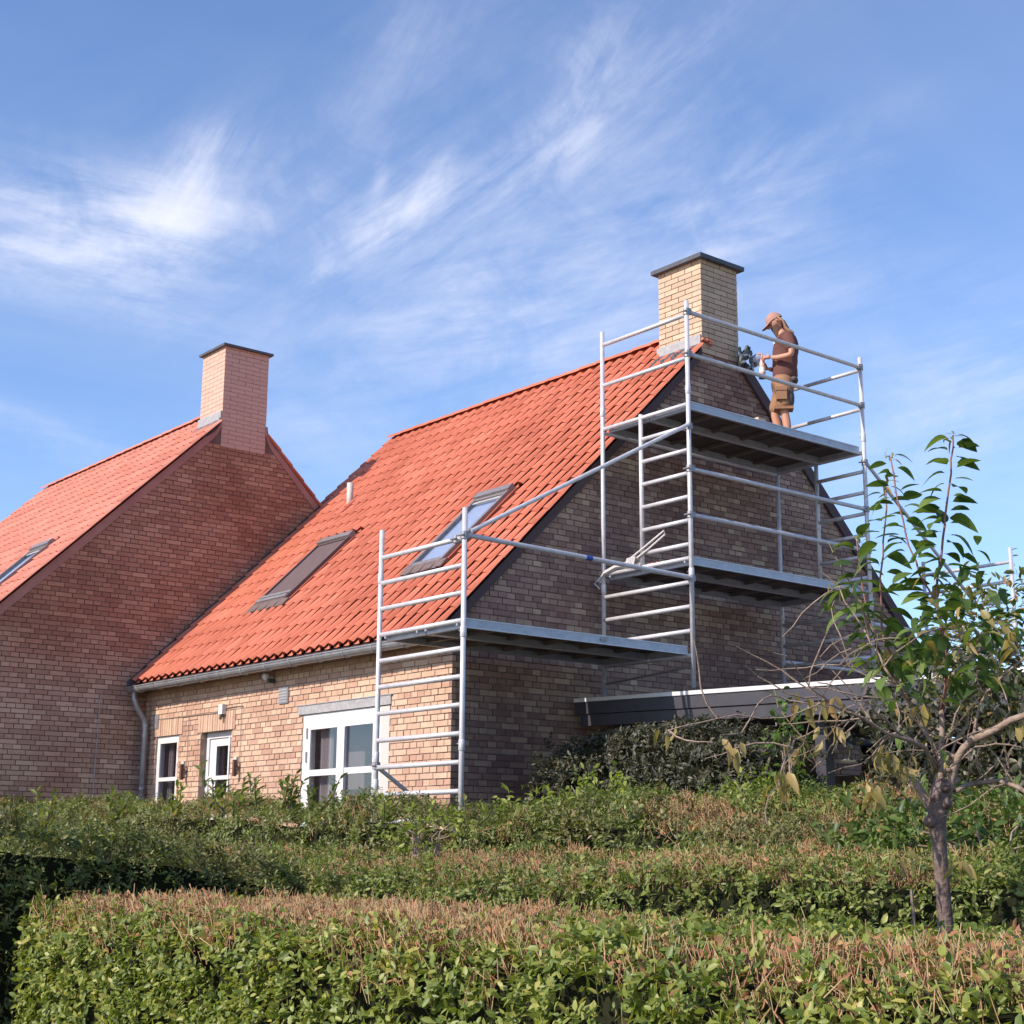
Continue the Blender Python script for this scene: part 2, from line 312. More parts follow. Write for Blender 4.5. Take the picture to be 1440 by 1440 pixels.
# ------------------------------------------------------------------ brickwork
XG, XL, YE = -12.35, -19.3, 9.31          # gable planes of both houses, front wall plane
SLP = .9833; CS = 1/sqrt(1+SLP*SLP)        # roof slope dz/dy
def brick_cells(u0, u1, z0, z1, course, limits=None, holes=(), bl=.24, bond='cross', joint=.011):
    """cells (ua,ub,za,zb,whole) of a bonded wall; limits(z)->(ua,ub); holes (ua,ub,za,zb)"""
    out = []; row = 0; z = z0
    while z < z1-.02:
        zb = z+course-joint; a, b = u0, u1
        if limits:
            la, lb = limits(zb); a, b = max(a, la), min(b, lb)
        if b-a > .04:
            segs = [(a, b)]
            for (ha, hb, hz0, hz1) in holes:
                if zb > hz0+.002 and z < hz1-.002:
                    ns = []
                    for s, e in segs:
                        if hb <= s or ha >= e: ns.append((s, e)); continue
                        if ha > s: ns.append((s, ha))
                        if hb < e: ns.append((hb, e))
                    segs = ns
            if bond == 'cross': L = bl if row % 2 else bl/2; off = (bl/4 if row % 4 == 1 else (bl*.75 if row % 4 == 3 else 0))
            else: L = bl; off = bl/2 if row % 2 else 0
            i = math.floor((a-u0-off)/L)
            u = u0+off+i*L
            while u < b:
                for s, e in segs:
                    ca, cb = max(u, s), min(u+L-joint, e)
                    if cb-ca > .025: out.append((ca, cb, z, zb, cb-ca > L-joint-.001, L))
                u += L
        z += course; row += 1
    return out
def place_bricks(cells, axis, plane, sign, jitter=.003, depth=.05):
    """world boxes: axis 'x' = wall in plane X=plane, runs along Y; outward normal = sign*axis"""
    res = []
    for (a, b, z0, z1, whole, L) in cells:
        j = random.uniform(-jitter, jitter)
        f = plane+sign*j; k = plane-sign*depth
        da, db = random.uniform(-.0015, .0015), random.uniform(-.0015, .0015); dz = random.uniform(-.0015, .0015)
        lo, hi = min(f, k), max(f, k)
        if axis == 'x': bx = (lo, a+da, z0+dz, hi, b+db, z1+dz)
        else: bx = (a+da, lo, z0+dz, b+db, hi, z1+dz)
        res.append((bx, whole, axis))
    return res
def finish_bricks(groups, house, limit=300, name='brick'):
    """groups: list of (boxes, material, part); the 300 that show largest become bricks of their own"""
    cand = []
    for gi, (boxes, m, part) in enumerate(groups):
        for bi, (bx, whole, ax) in enumerate(boxes):
            if not whole: continue
            c = Vector(((bx[0]+bx[3])/2, (bx[1]+bx[4])/2, (bx[2]+bx[5])/2)); p = proj(c)
            if not (5 < p[0] < 1435 and 5 < p[1] < 1090): continue
            e1 = proj((bx[0], bx[1], bx[2])); e2 = proj((bx[3], bx[4], bx[5]))
            cand.append((-abs(e1[0]-e2[0])*abs(e1[1]-e2[1]), gi, bi))
    cand.sort(); own = {(g, b) for _, g, b in cand[:limit]}; meshes = {}
    big = MB(); mats = []; mi = []
    for gi, (boxes, m, part) in enumerate(groups):
        if m not in mats: mats.append(m)
        for bi, (bx, whole, ax) in enumerate(boxes):
            if (gi, bi) in own:
                c = Vector(((bx[0]+bx[3])/2, (bx[1]+bx[4])/2, (bx[2]+bx[5])/2))
                key = (ax, round(bx[4]-bx[1], 2) if ax == 'x' else round(bx[3]-bx[0], 2), m.name, round(bx[5]-bx[2], 2))
                if key not in meshes:
                    h = ((bx[3]-bx[0])/2, (bx[4]-bx[1])/2, (bx[5]-bx[2])/2)
                    meshes[key] = MB().box(-h[0], -h[1], -h[2], *h).mesh('brick', m)
                link('brick', meshes[key], part, c)
            else:
                big.box(*bx); mi += [mats.index(m)]*6
    o = big.build('brickwork', None, house, kind='stuff')
    for m in mats: o.data.materials.append(m)
    o.data.polygons.foreach_set('material_index', mi)
    return o

# ------------------------------------------------------------------ pantiles
TW, TG = .197, .2915
def tile_mesh(m):
    """S-shaped pantile, origin at lower left corner; u along X, v up the slope"""
    prof = []
    K = 12
    for i in range(K):
        u = (0, .13, .26, .39, .52, .58, .64, .72, .80, .88, .95, 1.0)[i]
        if u < .52: z = -.008*sin(pi*u/.52)              # trough
        elif u < .72: z = .050*sin(.5*pi*(u-.52)/.20)      # near side of the roll
        else: z = .027+.023*cos(.5*pi*(u-.72)/.28)         # far side, its edge lying on the next tile
        prof.append((u*(TW+.016), z))
    ln = TG+.05; up_v = Vector((0, CS, CS*SLP)); nn = Vector((0, -CS*SLP, CS)); mb = MB(); V = []
    for v, h in ((0, .019), (ln, .004)):
        for (u, z) in prof: V.append(Vector((u, 0, 0))+up_v*v+nn*(z+(h*(.25+1.15*max(z-.027, 0)/.023) if h > .01 else h)))
    for (u, z) in prof: V.append(Vector((u, 0, 0))+nn*(z+.019*(.25+1.15*max(z-.027, 0)/.023)-.0055))
    F = [(i, i+1, K+i+1, K+i) for i in range(K-1)]+[(2*K+i, 2*K+i+1, i+1, i) for i in range(K-1)]
    F += [(K-1, 3*K-1, 2*K-1), (0, K, 2*K)]
    mb.add(V, F); me = mb.mesh('roof_tile', m)
    return me, V, F
def roof_pt(x, v, yr, n=0):
    """point on roof plane at distance v down from ridge"""
    return Vector((x, yr-v*CS-n*CS*SLP, 6.48-v*CS*SLP+n*CS))
def tile_roof(house, roof, m, x0, x1, yr, slope_len, holes, limit=300, stack=None):
    me, V, F = tile_mesh(m); V = np.array([tuple(v) for v in V]); lst = []
    ncol = int(round((x1-x0)/TW)); tw = (x1-x0)/ncol; nrow = int(math.ceil((slope_len-.08)/TG))
    for c in range(ncol):
        for r in range(nrow):
            vv = slope_len-r*TG
            if vv < .12: continue
            p = roof_pt(x0+c*tw, vv, yr)
            p = p+Vector((random.uniform(-.003, .003), 0, random.uniform(0, .004)))
            cx = x0+(c+.5)*tw; cv = vv-TG/2
            if any(a-.0 < cx < b+.0 and va-.02 < cv < vb+.0 for a, b, va, vb in holes): continue
            if stack and cx > stack[0] and p.y+TG*CS > stack[1]:
                if p.y > stack[1]-.12: continue
                p.y -= 0
            q = proj(p); q2 = proj(p+Vector((TW, 0, 0))); q3 = proj(p+Vector((0, TG*CS, TG*CS*SLP)))
            ar = abs((q2[0]-q[0])*(q3[1]-q[1])-(q2[1]-q[1])*(q3[0]-q[0])) if (-20 < q[0] < 1460) else 0
            lst.append((ar, p))
    lst.sort(key=lambda t: -t[0])
    for a, p in lst[:limit]:
        o = link('roof_tile', me, roof, p); o.rotation_euler = (random.uniform(-.004, .004), random.uniform(-.006, .006), random.uniform(-.004, .004))
    rest = lst[limit:]
    if rest:
        mb = MB(); off = W(house)
        for a, p in rest: mb.add([(v[0]+p.x, v[1]+p.y, v[2]+p.z) for v in V], F)
        mb.build('roof_tile', m, roof, kind='stuff')
def roof_window(house, x0, x1, va, vb, yr, glass, tagname=None, screen=False):
    """va<vb distances down the slope"""
    w = MB()
    def P(x, v, n): return tuple(roof_pt(x, v, yr, n))
    def bar(mb, xa, xb, v0, v1, n0, n1):
        mb.hexa([P(xa, v1, n0), P(xb, v1, n0), P(xb, v0, n0), P(xa, v0, n0), P(xa, v1, n1), P(xb, v1, n1), P(xb, v0, n1), P(xa, v0, n1)])
    fr = MB(); t = .025 if screen else .05
    bar(fr, x0, x0+t, va, vb, -.02, .075); bar(fr, x1-t, x1, va, vb, -.02, .075)
    bar(fr, x0+t, x1-t, vb-t*1.2, vb, -.02, .07); bar(fr, x0+t, x1-t, va+.09, va+.09+t, -.02, .07)
    f = fr.build('roof_window', MT['screen'] if screen else MT['zinc_dark'], house)
    hd = MB(); bar(hd, x0-.01, x1+.01, va-.02, va+.088, 0, .10); hd.build('hood', MT['zinc_dark'], f)
    g = MB(); bar(g, x0+t, x1-t, va+.09+t, vb-t*1.2, .045, .052)
    g.build('pane', MT['screen'] if screen else glass, f)
    bk = MB(); bar(bk, x0+.02, x1-.02, va+.02, vb-.02, .0, .02); bk.build('pane_backing', MT['room'] if screen else MT['pane_backing'], f)  # sheet behind the pane; its pale version stands in for reflected sky
    if not screen:
        s = MB(); bar(s, x0+t, x1-t, va+.16, va+.20, .054, .062); s.build('vent_bar', MT['flash'], f)
    else:
        s = MB(); bar(s, x0+.02, x1-.02, vb-.17, vb-.12, .055, .085); bar(s, x0+.02, x1-.02, vb-.09, vb-.03, .07, .09); s.build('sash_bar', MT['zinc'], f)
    ap = MB()          # pleated lead apron
    n = 8; a, b = x0-.05, x1+.10
    for i in range(n):
        xa, xb = a+(b-a)*i/n, a+(b-a)*(i+1)/n; h = .062 if i % 2 else .05
        ap.hexa([P(xa, vb+.14+random.uniform(-.02, .02), .045), P(xb, vb+.14, .045), P(xb, vb, .03), P(xa, vb, .03), P(xa, vb+.14, h), P(xb, vb+.14, h), P(xb, vb, .07), P(xa, vb, .07)])
    ap.build('apron', MT['apron'], f)
    for a_, b_ in ((x0-.03, x0), (x1, x1+.03)): sd = MB(); bar(sd, a_, b_, va-.03, vb+.02, -.01, .03); sd.build('side_flashing', MT['tile'], f)
    return f
MT['zinc_dark'] = mat('grey brown window cladding', (.26, .235, .23), .45, metal=.2, var=(.19, .165, .16), vscale=15)
MT['apron'] = mat('brown lead apron', (.17, .115, .10), .7, var=(.11, .08, .075), vscale=14)
MT['pane_backing'] = mat('painted pale sky reflection', (.66, .68, .76), .8)  # pale sky reflection of the roof panes put into this colour
MT['screen'] = mat('brown outer screen', (.13, .085, .085), .8, var=(.10, .07, .07), vscale=9)

def chimney(house, y0, y1, x0, x1, zb, zt, bm, mm, capm, course, cap_t, over, gname, groups, split=True):
    ch = MB().box(x0+.012, y0+.012, zb, x1-.012, y1-.012, zt).build('chimney', mm, house)
    jt, jj = (.006, .0008) if bm.name.startswith('pink') else (.010, .002)
    a = place_bricks(brick_cells(x0, x1, zb, zt, course, bond='run', joint=jt), 'y', y0, -1, jj)
    b = place_bricks(brick_cells(y0+.002, y1-.002, zb, zt, course, bond='run', joint=jt), 'x', x1, 1, jj)
    c = place_bricks(brick_cells(y0+.002, y1-.002, zb, zt, course, bond='run', joint=jt), 'x', x0, -1, jj)
    d = place_bricks(brick_cells(x0+.003, x1-.003, zb, zt, course, bond='run', joint=jt), 'y', y1, 1, jj)
    groups.append((a+b+c+d, bm, ch))
    MB().box(x0-over, y0-over, zt+.001, x1+over, y1+over, zt+cap_t).build('cap', capm, ch)
    return ch

def ridge(roof, x0, x1, yr, m):
    n = int((x1-x0)/.34); L = (x1-x0)/n; K = 9
    for i in range(n):
        V = []; F = []
        for j, (xx, r) in enumerate(((0, .115), (L+.03, .10))):
            for k in range(K):
                th = pi*(.02+.96*k/(K-1)); V.append((xx, -cos(th)*r*1.0, sin(th)*r*.72-.03))
        F = [(k, k+1, K+k+1, K+k) for k in range(K-1)]
        for k in range(K):
            v = V[K+k]; V.append((v[0], v[1]*.85, v[2]-.018))
        F += [(K+k, K+k+1, 2*K+k+1, 2*K+k) for k in range(K-1)]
        if i == 0 or i == 1: me = MB().add(V, F).mesh('ridge_tile', m)
        o = link('ridge_tile', me, roof, (x0+i*L, yr, 6.535+random.uniform(-.004, .004)))

# ================================================================== the two houses
def house_right():
    h = thing('brick_house', (-15.8, 13.4, -.65), 'yellow brick house with bright red tile roof and scaffolding around its gable', 'house')
    yr = 13.44; zr = 6.48; slen = (13.44-9.10)/CS; x0 = -19.62; groups = []
    # gable wall backing, with chimney above
    def lim(z):
        d = (zr-.10-z)/SLP; return (yr-d, yr+d)
    gw = MB().slab([(YE+.012, -.8), (17.5, -.8), (17.5, zr-.10-(17.5-yr)*SLP), (yr, zr-.10), (YE+.012, zr-.10-(yr-YE-.012)*SLP)], 'x', XG-.26, XG-.010).build('gable_wall', MT['mortar_dark'], h)
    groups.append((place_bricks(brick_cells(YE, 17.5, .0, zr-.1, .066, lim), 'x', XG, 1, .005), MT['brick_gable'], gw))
    # front wall with openings
    W1, W2, DR = (-18.96, -18.31, -.6, 1.478), (-17.69, -16.885, -.6, 1.466), (-15.216, -13.45, -.6, 1.534)
    fw_ = MB()
    xs = [XL, W1[0], W1[1], W2[0], W2[1], DR[0], DR[1], XG-.262]
    for i in range(0, 8, 2): fw_.box(xs[i], YE+.010, -.8, xs[i+1], YE+.26, 2.2)
    for o in (W1, W2, DR): fw_.box(o[0], YE+.010, o[3], o[1], YE+.26, 2.2)
    fwl = fw_.build('front_wall', MT['mortar'], h)
    lint = [(-19.02, -18.2, 1.478, 1.713), (-17.77, -16.80, 1.466, 1.713), (-15.30, -13.42, 1.534, 1.647)]
    holes = [W1, W2, DR]+lint
    cells = brick_cells(XL, XG, 0, 2.19, .066, None, holes)
    bf = place_bricks(cells, 'y', YE, -1, .0035)
    for (a, b, z0, z1) in lint[:2]:          # soldier course over the small windows
        n = int((b-a)/.063)
        for i in range(n):
            u = a+(b-a)*i/n; bf.append(((u, YE-.003+random.uniform(-.002, .002), z0+.004, u+(b-a)/n-.009, YE+.05, z1-.010), False, 'y'))
    groups.append((bf, MT['brick_front'], fwl))
    # roof deck + tiles
    deck = MB().slab([(9.12, zr-.035-(yr-9.12)*SLP), (yr, zr-.035), (17.7, zr-.035-(17.7-yr)*SLP), (17.7, zr-.15-(17.7-yr)*SLP), (yr, zr-.15), (9.12, zr-.15-(yr-9.12)*SLP)], 'x', x0+.02, -13.12)
    deck.slab([(9.12, zr-.035-(yr-9.12)*SLP), (13.09, zr-.035-(yr-13.09)*SLP), (13.09, zr-.15-(yr-13.09)*SLP), (9.12, zr-.15-(yr-9.12)*SLP)], 'x', -13.12, XG-.012)
    deck.slab([(13.80, zr-.035-.36*SLP), (17.7, zr-.035-(17.7-yr)*SLP), (17.7, zr-.15-(17.7-yr)*SLP), (13.80, zr-.15-.36*SLP)], 'x', -13.12, XG-.012)
    roof = deck.build('roof', MT['under'], h)
    A = (-14.22, -13.56, (yr-11.13)/CS, (yr-10.10)/CS); B = (-17.72, -16.92, (yr-11.09)/CS, (yr-10.06)/CS)
    tile_roof(h, roof, MT['tile'], x0, XG+.07, yr, slen, [(a-.04, b+.04, c-.02, d+.13) for a, b, c, d in (A, B)], stack=(-13.14, 13.11))
    # simple back slope tiles (one sheet of rolls seen from the side only)
    bk = MB()
    nb = int((XG+.03-x0)/TW)
    for i in range(nb):
        xa = x0+i*(XG+.03-x0)/nb; xb = xa+TW
        for k in range(20):
            ya = yr+k*TG*CS; yb = ya+(TG+.03)*CS; za = zr-(ya-yr)*SLP; zb = zr-(yb-yr)*SLP
            if i < nb-3 and i > 3: continue
            if i >= nb-4 and ya < 13.80: continue
            bk.hexa([(xa, ya, za), (xb, ya, za), (xb, yb, zb+.012), (xa, yb, zb+.012), (xa, ya, za+.02), (xb, ya, za+.02), (xb, yb, zb+.04), (xa, yb, zb+.04)])
    bk.slab([(yr, zr+.02), (17.7, zr+.02-(17.7-yr)*SLP), (17.7, zr-.02-(17.7-yr)*SLP), (yr, zr-.02)], 'x', x0+.7, XG-.78)
    bk.build('back_slope', MT['tile'], roof, kind='stuff')
    ridge(roof, x0+.09, -13.12, yr, MT['tile']); 
    # bargeboard on the gable
    for sgn, y_end in ((-1, 9.14), (1, 17.6)):
        d = abs(y_end-yr)
        ys = .34 if sgn > 0 else .40; tp = .045 if sgn > 0 else -.02
        MB().slab([(yr+sgn*ys, zr+tp-ys*SLP), (y_end, zr+tp-d*SLP), (y_end, zr-.15-d*SLP), (yr+sgn*ys, zr-.15-ys*SLP)], 'x', XG+.009, XG+.045).build('bargeboard', MT['barge'], h)
    c = chimney(h, 13.11, 13.78, -13.09, XG+.008, 6.07, 7.30, MT['brick_chimney'], MT['mortar_chim'], MT['dark'], .0695, .055, .070, 'chimney', groups)
    # chimney flashing: skirt on the front face following the ridge side, crusty mortar under it
    MB().box(-13.115, 13.085, 6.13, XG-.0, 13.104, 6.30).build('flashing', MT['flash'], c)
    MB().hexa([(-13.12, 12.90, 5.99), (XG, 12.90, 5.99), (XG, 13.104, 6.17), (-13.12, 13.104, 6.17), (-13.12, 12.90, 6.01), (XG, 12.90, 6.01), (XG, 13.104, 6.20), (-13.12, 13.104, 6.20)]).build('flashing', MT['lead'], c)
    sc = MB()
    for i in range(26):
        p = Vector((random.uniform(-13.0, -12.4), random.uniform(12.88, 12.97), 0)); p.z = 6.48-(yr-p.y)*SLP+.06; s = random.uniform(.012, .035)
        sc.box(p.x-s, p.y-s*.6, p.z-s, p.x+s, p.y+s*.6, p.z+s*.8)
    sc.build('broken_mortar', MT['lead'], c, kind='stuff')
    # broken tile bits at the corner
    rb = MB()
    for i in range(7):
        p = Vector((XG+.03+random.uniform(-.02, .02), 13.12+.022*i, 6.25-.012*i+random.uniform(-.03, .03))); s = random.uniform(.012, .026)
        rb.hexa([tuple(p+Vector(q)*s) for q in ((-1,-1,-.5),(1,-1.2,-.4),(1.3,1,-.6),(-1,.8,-.5),(-.8,-1,.6),(.8,-.9,.9),(1,1,.4),(-1,.6,.7))])
    rb.build('broken_tile', MT['tile'], c)
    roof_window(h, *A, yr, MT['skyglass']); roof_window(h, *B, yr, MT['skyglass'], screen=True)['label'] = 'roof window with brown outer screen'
    # vent pipe
    p = roof_pt(-18.33, (yr-11.88)/CS, yr)
    MB().tube([p-Vector((0, 0, .1)), p+Vector((0, 0, .36))], .048, 14).build('vent_pipe', MT['beige'], h, smooth=True)
    MB().hexa([tuple(roof_pt(x, v, yr, n)) for n, q in ((.03, 0), (.055, 1)) for x, v in ((-18.44, 2.42), (-18.22, 2.42), (-18.22, 2.12), (-18.44, 2.12))]).build('pipe_flashing', MT['tile'], h)
    # step flashing against the neighbour gable
    fl = MB(); v = .9
    while v < slen-.1:
        a = roof_pt(XL+.006, v, yr, .03); b = roof_pt(XL+.006, v+.34, yr, .03)
        if a.y < 12.2:
            fl.hexa([(XL+.004, b.y, b.z-.03), (XL+.02, b.y, b.z-.03), (XL+.02, a.y, a.z-.03), (XL+.004, a.y, a.z-.03), (XL+.004, b.y, b.z+.085), (XL+.02, b.y, b.z+.085), (XL+.02, a.y, a.z+.065), (XL+.004, a.y, a.z+.065)])
        v += .31
    fl.build('step_flashing', MT['lead'], h)
    # soffit board, gutter, brackets, downpipe
    MB().box(XL+.02, 9.15, 2.13, XG+.0, YE+.02, 2.16).build('soffit_board', MT['wood'], h)
    K = 9; V = []; ga, gb = XL+.02, XG-.02
    for x in (ga, gb):
        for rr in (.070, .064):
            for k in range(K):
                th = pi+pi*k/(K-1); V.append((x, 9.055+cos(th)*rr, 2.145+sin(th)*rr*1.05))
    F = [(k, k+1, 2*K+k+1, 2*K+k) for k in range(K-1)]+[(K+k, 3*K+k, 3*K+k+1, K+k+1) for k in range(K-1)]+[(k, K+k, K+k+1, k+1) for k in range(K-1)]+[(2*K+k, 2*K+k+1, 3*K+k+1, 3*K+k) for k in range(K-1)]+[(0, 2*K, 3*K, K), (K-1, 2*K-1, 4*K-1, 3*K-1)]
    g = MB().add(V, F); g.tube([(ga, 8.985, 2.147), (gb, 8.985, 2.147)], .009, 6)
    for x in (ga, gb): g.add([(x, 9.055+cos(pi+pi*k/8)*.069, 2.145+sin(pi+pi*k/8)*.072) for k in range(9)], [tuple(range(9))])
    gut = g.build('gutter', MT['zinc'], h)
    x = XL+.33
    bme = None
    while x < gb:
        if bme is None: bme = MB().tube([(0, cos(pi+pi*k/8)*.074, sin(pi+pi*k/8)*.077) for k in range(9)]+[(0, .1, .05)], .008, 5).mesh('gutter_bracket', MT['flash'])
        link('gutter_bracket', bme, gut, (x, 9.055, 2.145)); x += .56
    dp = MB().tube([(XL+.14, 9.055, 2.09), (XL+.14, 9.055, 2.0), (XL+.145, 9.10, 1.88), (XL+.15, 9.21, 1.72), (XL+.15, 9.235, 1.60), (XL+.15, 9.235, -.7)], .038, 12).build('downpipe', MT['zinc'], h, smooth=True)
    cm = MB().tube([(0, 0, -.02), (0, 0, .02)], .045, 12).mesh('pipe_collar', MT['zinc'])
    for z in (1.64, 1.50, .80): link('pipe_collar', cm, dp, (XL+.15, 9.235, z))
    # ---- windows
    def win(x0, x1, z0, z1, rec, mull, transoms, name='window', lab=None, fw_=.075, midrail=.05, sash=None):
        y = YE+rec; f = MB()
        f.box(x0, y, z0, x0+fw_, y+.07, z1); f.box(x1-fw_, y, z0, x1, y+.07, z1); f.box(x0+fw_, y, z1-fw_*1.1, x1-fw_, y+.07, z1)
        fo = f.build(name, MT['white'], h, lab)
        if sash:      # leaf of the door: stile and top rail inside the frame
            a, tr_ = sash; zt_ = z1-fw_*1.1
            MB().box(x0+fw_+.004, y+.018, z0, x0+fw_+a, y+.06, zt_-.004).box(x0+fw_+a, y+.018, zt_-tr_, x1-fw_-.002, y+.06, zt_-.004).build('sash', MT['white'], fo)
        xs = [x0+fw_]+[m for m in mull]+[x1-fw_]
        for (m, w) in [(m, w) for m, w in mull.items()]:
            MB().box(m-w/2, y-.012, z0, m+w/2, y+.05, z1-fw_*1.1).build('mullion', MT['white'], fo)
        for z in transoms:
            ed = [x0+fw_]+sum([[m-w/2, m+w/2] for m, w in sorted(mull.items())], [])+[x1-fw_]
            for i in range(0, len(ed), 2): MB().box(ed[i], y-.002, z-midrail/2, ed[i+1], y+.05, z+midrail/2).build('transom', MT['white'], fo)
        ed = [x0+fw_]+sum([[m-w/2, m+w/2] for m, w in sorted(mull.items())], [])+[x1-fw_]
        zs = [z0]+sum([[z-midrail/2, z+midrail/2] for z in sorted(transoms)], [])+[z1-fw_*1.1]
        for i in range(0, len(ed), 2):
            for k in range(0, len(zs), 2):
                # slim sash round each pane
                a, b, c, d = ed[i], ed[i+1], zs[k], zs[k+1]; t = .018
                MB().box(a+.001, y+.020, c+.001, b-.001, y+.026, d-.001).build('pane', MT['glass'], fo)
        # room behind, curtain
        rm = MB(); rm.box(x0+.02, y+.35, z0, x1-.02, y+.37, z1); rm.box(x0+.0, y+.071, z0, x0+.012, y+.36, z1); rm.box(x1-.012, y+.071, z0, x1, y+.36, z1); rm.box(x0, y+.071, z1-.012, x1, y+.36, z1)
        rm.build('room_lining', MT['room'], fo)
        V = []; n = 14; a = x0+fw_; w = (x1-x0)*.16
        for i in range(n+1):
            xx = a+w*i/n; yy = y+.14+.018*sin(i*1.9); V += [(xx, yy, z0), (xx, yy, z1-.05)]
        MB().add(V, [(2*i, 2*i+2, 2*i+3, 2*i+1) for i in range(n)]).build('curtain', MT['curtain'], fo)
        return fo
    win(*W1[:2], W1[2], W1[3], .03, {}, [.91], fw_=.085, lab='narrow white window beside the downpipe')
    w2 = win(*W2[:2], W2[2], W2[3], .09, {-17.08: .035}, [.89], fw_=.07, sash=(.17, .10), lab='white door window with recessed sashes', midrail=.05)
    dr = win(-15.216, -13.62, DR[2], DR[3], .012, {-14.40: .15}, [.865], name='double_door', fw_=.16, midrail=.07, lab='wide white glazed double door')
    for xx in (-15.12, -13.70):
        for z in (1.32, 1.05): MB().box(xx-.012, YE-.004, z-.06, xx+.012, YE+.011, z+.06).build('hinge', MT['zinc'], dr)
    MB().box(-13.615, YE+.004, -.6, -13.455, YE+.06, 1.53).build('jamb_board', MT['beige'], h)
    lt = MB().box(-15.30, YE-.014, 1.540, -13.42, YE+.02, 1.640).build('door_lintel', MT['flash'], h)
    MB().box(-15.33, YE-.022, 1.640, -13.40, YE+.01, 1.650).build('drip_edge', MT['zinc'], lt)
    # ---- wall fittings
    v = MB().box(-15.755, YE-.018, 1.70, -15.54, YE+.01, 1.895).build('wall_vent', MT['zinc'], h)
    for i in range(5): MB().box(-15.74, YE-.024, 1.715+i*.034, -15.555, YE-.019, 1.730+i*.034).build('slat', MT['flash'], v)
    lm = MB(); lm.tube([(-15.93, YE-.005, 2.04), (-15.93, YE-.07, 2.04)], .022, 10)
    lamp = lm.build('wall_lamp', MT['white'], h)
    b = MB(); 
    for (rr, yy) in ((.02, -.06), (.045, -.075), (.052, -.10), (.04, -.13), (.012, -.145)): pass
    b.tube([(-15.93, YE+q, 2.04) for q in (-.06, -.075, -.10, -.13, -.145)], [.02, .045, .052, .04, .012], 12); b.build('lamp_globe', MT['white'], lamp, smooth=True)
    MB().box(-15.91, YE-.10, 1.96, -15.86, YE-.02, 2.01).build('sensor', MT['lead'], lamp)
    j = MB().box(-17.15, YE-.06, 1.665, -17.05, YE-.002, 1.79).build('junction_box', MT['white'], h)
    MB().tube([(-17.1, YE-.045, 1.665), (-17.1, YE-.055, 1.60)], .02, 8).build('cable_gland', MT['lead'], j)
    def cable(pts, r=.006): MB().tube(pts, r, 6).build('cable', MT['cable'], h)
    y = YE-.012
    cable([(-17.15, y, 1.70), (-17.35, y, 1.695), (-17.6, y, 1.70), (-18.2, y, 1.705), (-18.85, y, 1.715)]); cable([(-17.05, y, 1.74), (-16.8, y, 1.745), (-16.62, y, 1.74)])
    cable([(-18.02, y, 1.70), (-18.02, y, 1.03)], .004); cable([(-16.64, y, 1.74), (-16.64, y, 1.03)], .004)
    MB().box(-19.04, YE-.012, 1.59, -18.90, YE+.01, 1.77).build('wall_plate', MT['zinc'], h)
    for xx in (-18.10, -16.72):
        l = MB().box(xx-.035, YE-.03, .92, xx+.035, YE+.004, 1.12).build('wall_light', MT['beige'], h)
        MB().box(xx+.05, YE-.09, .88, xx+.09, YE-.05, 1.08).build('light_tube', MT['rust'], l); MB().box(xx+.03, YE-.075, 1.0, xx+.06, YE-.02, 1.02).build('arm', MT['rust'], l)
    finish_bricks(groups, h)
MT['cable'] = mat('grey cable', (.30, .22, .18), .7); MT['rust'] = mat('rusty brown metal', (.12, .06, .045), .8)
MT['mortar_chim'] = mat('grey brown chimney mortar', (.20, .13, .09), .95)

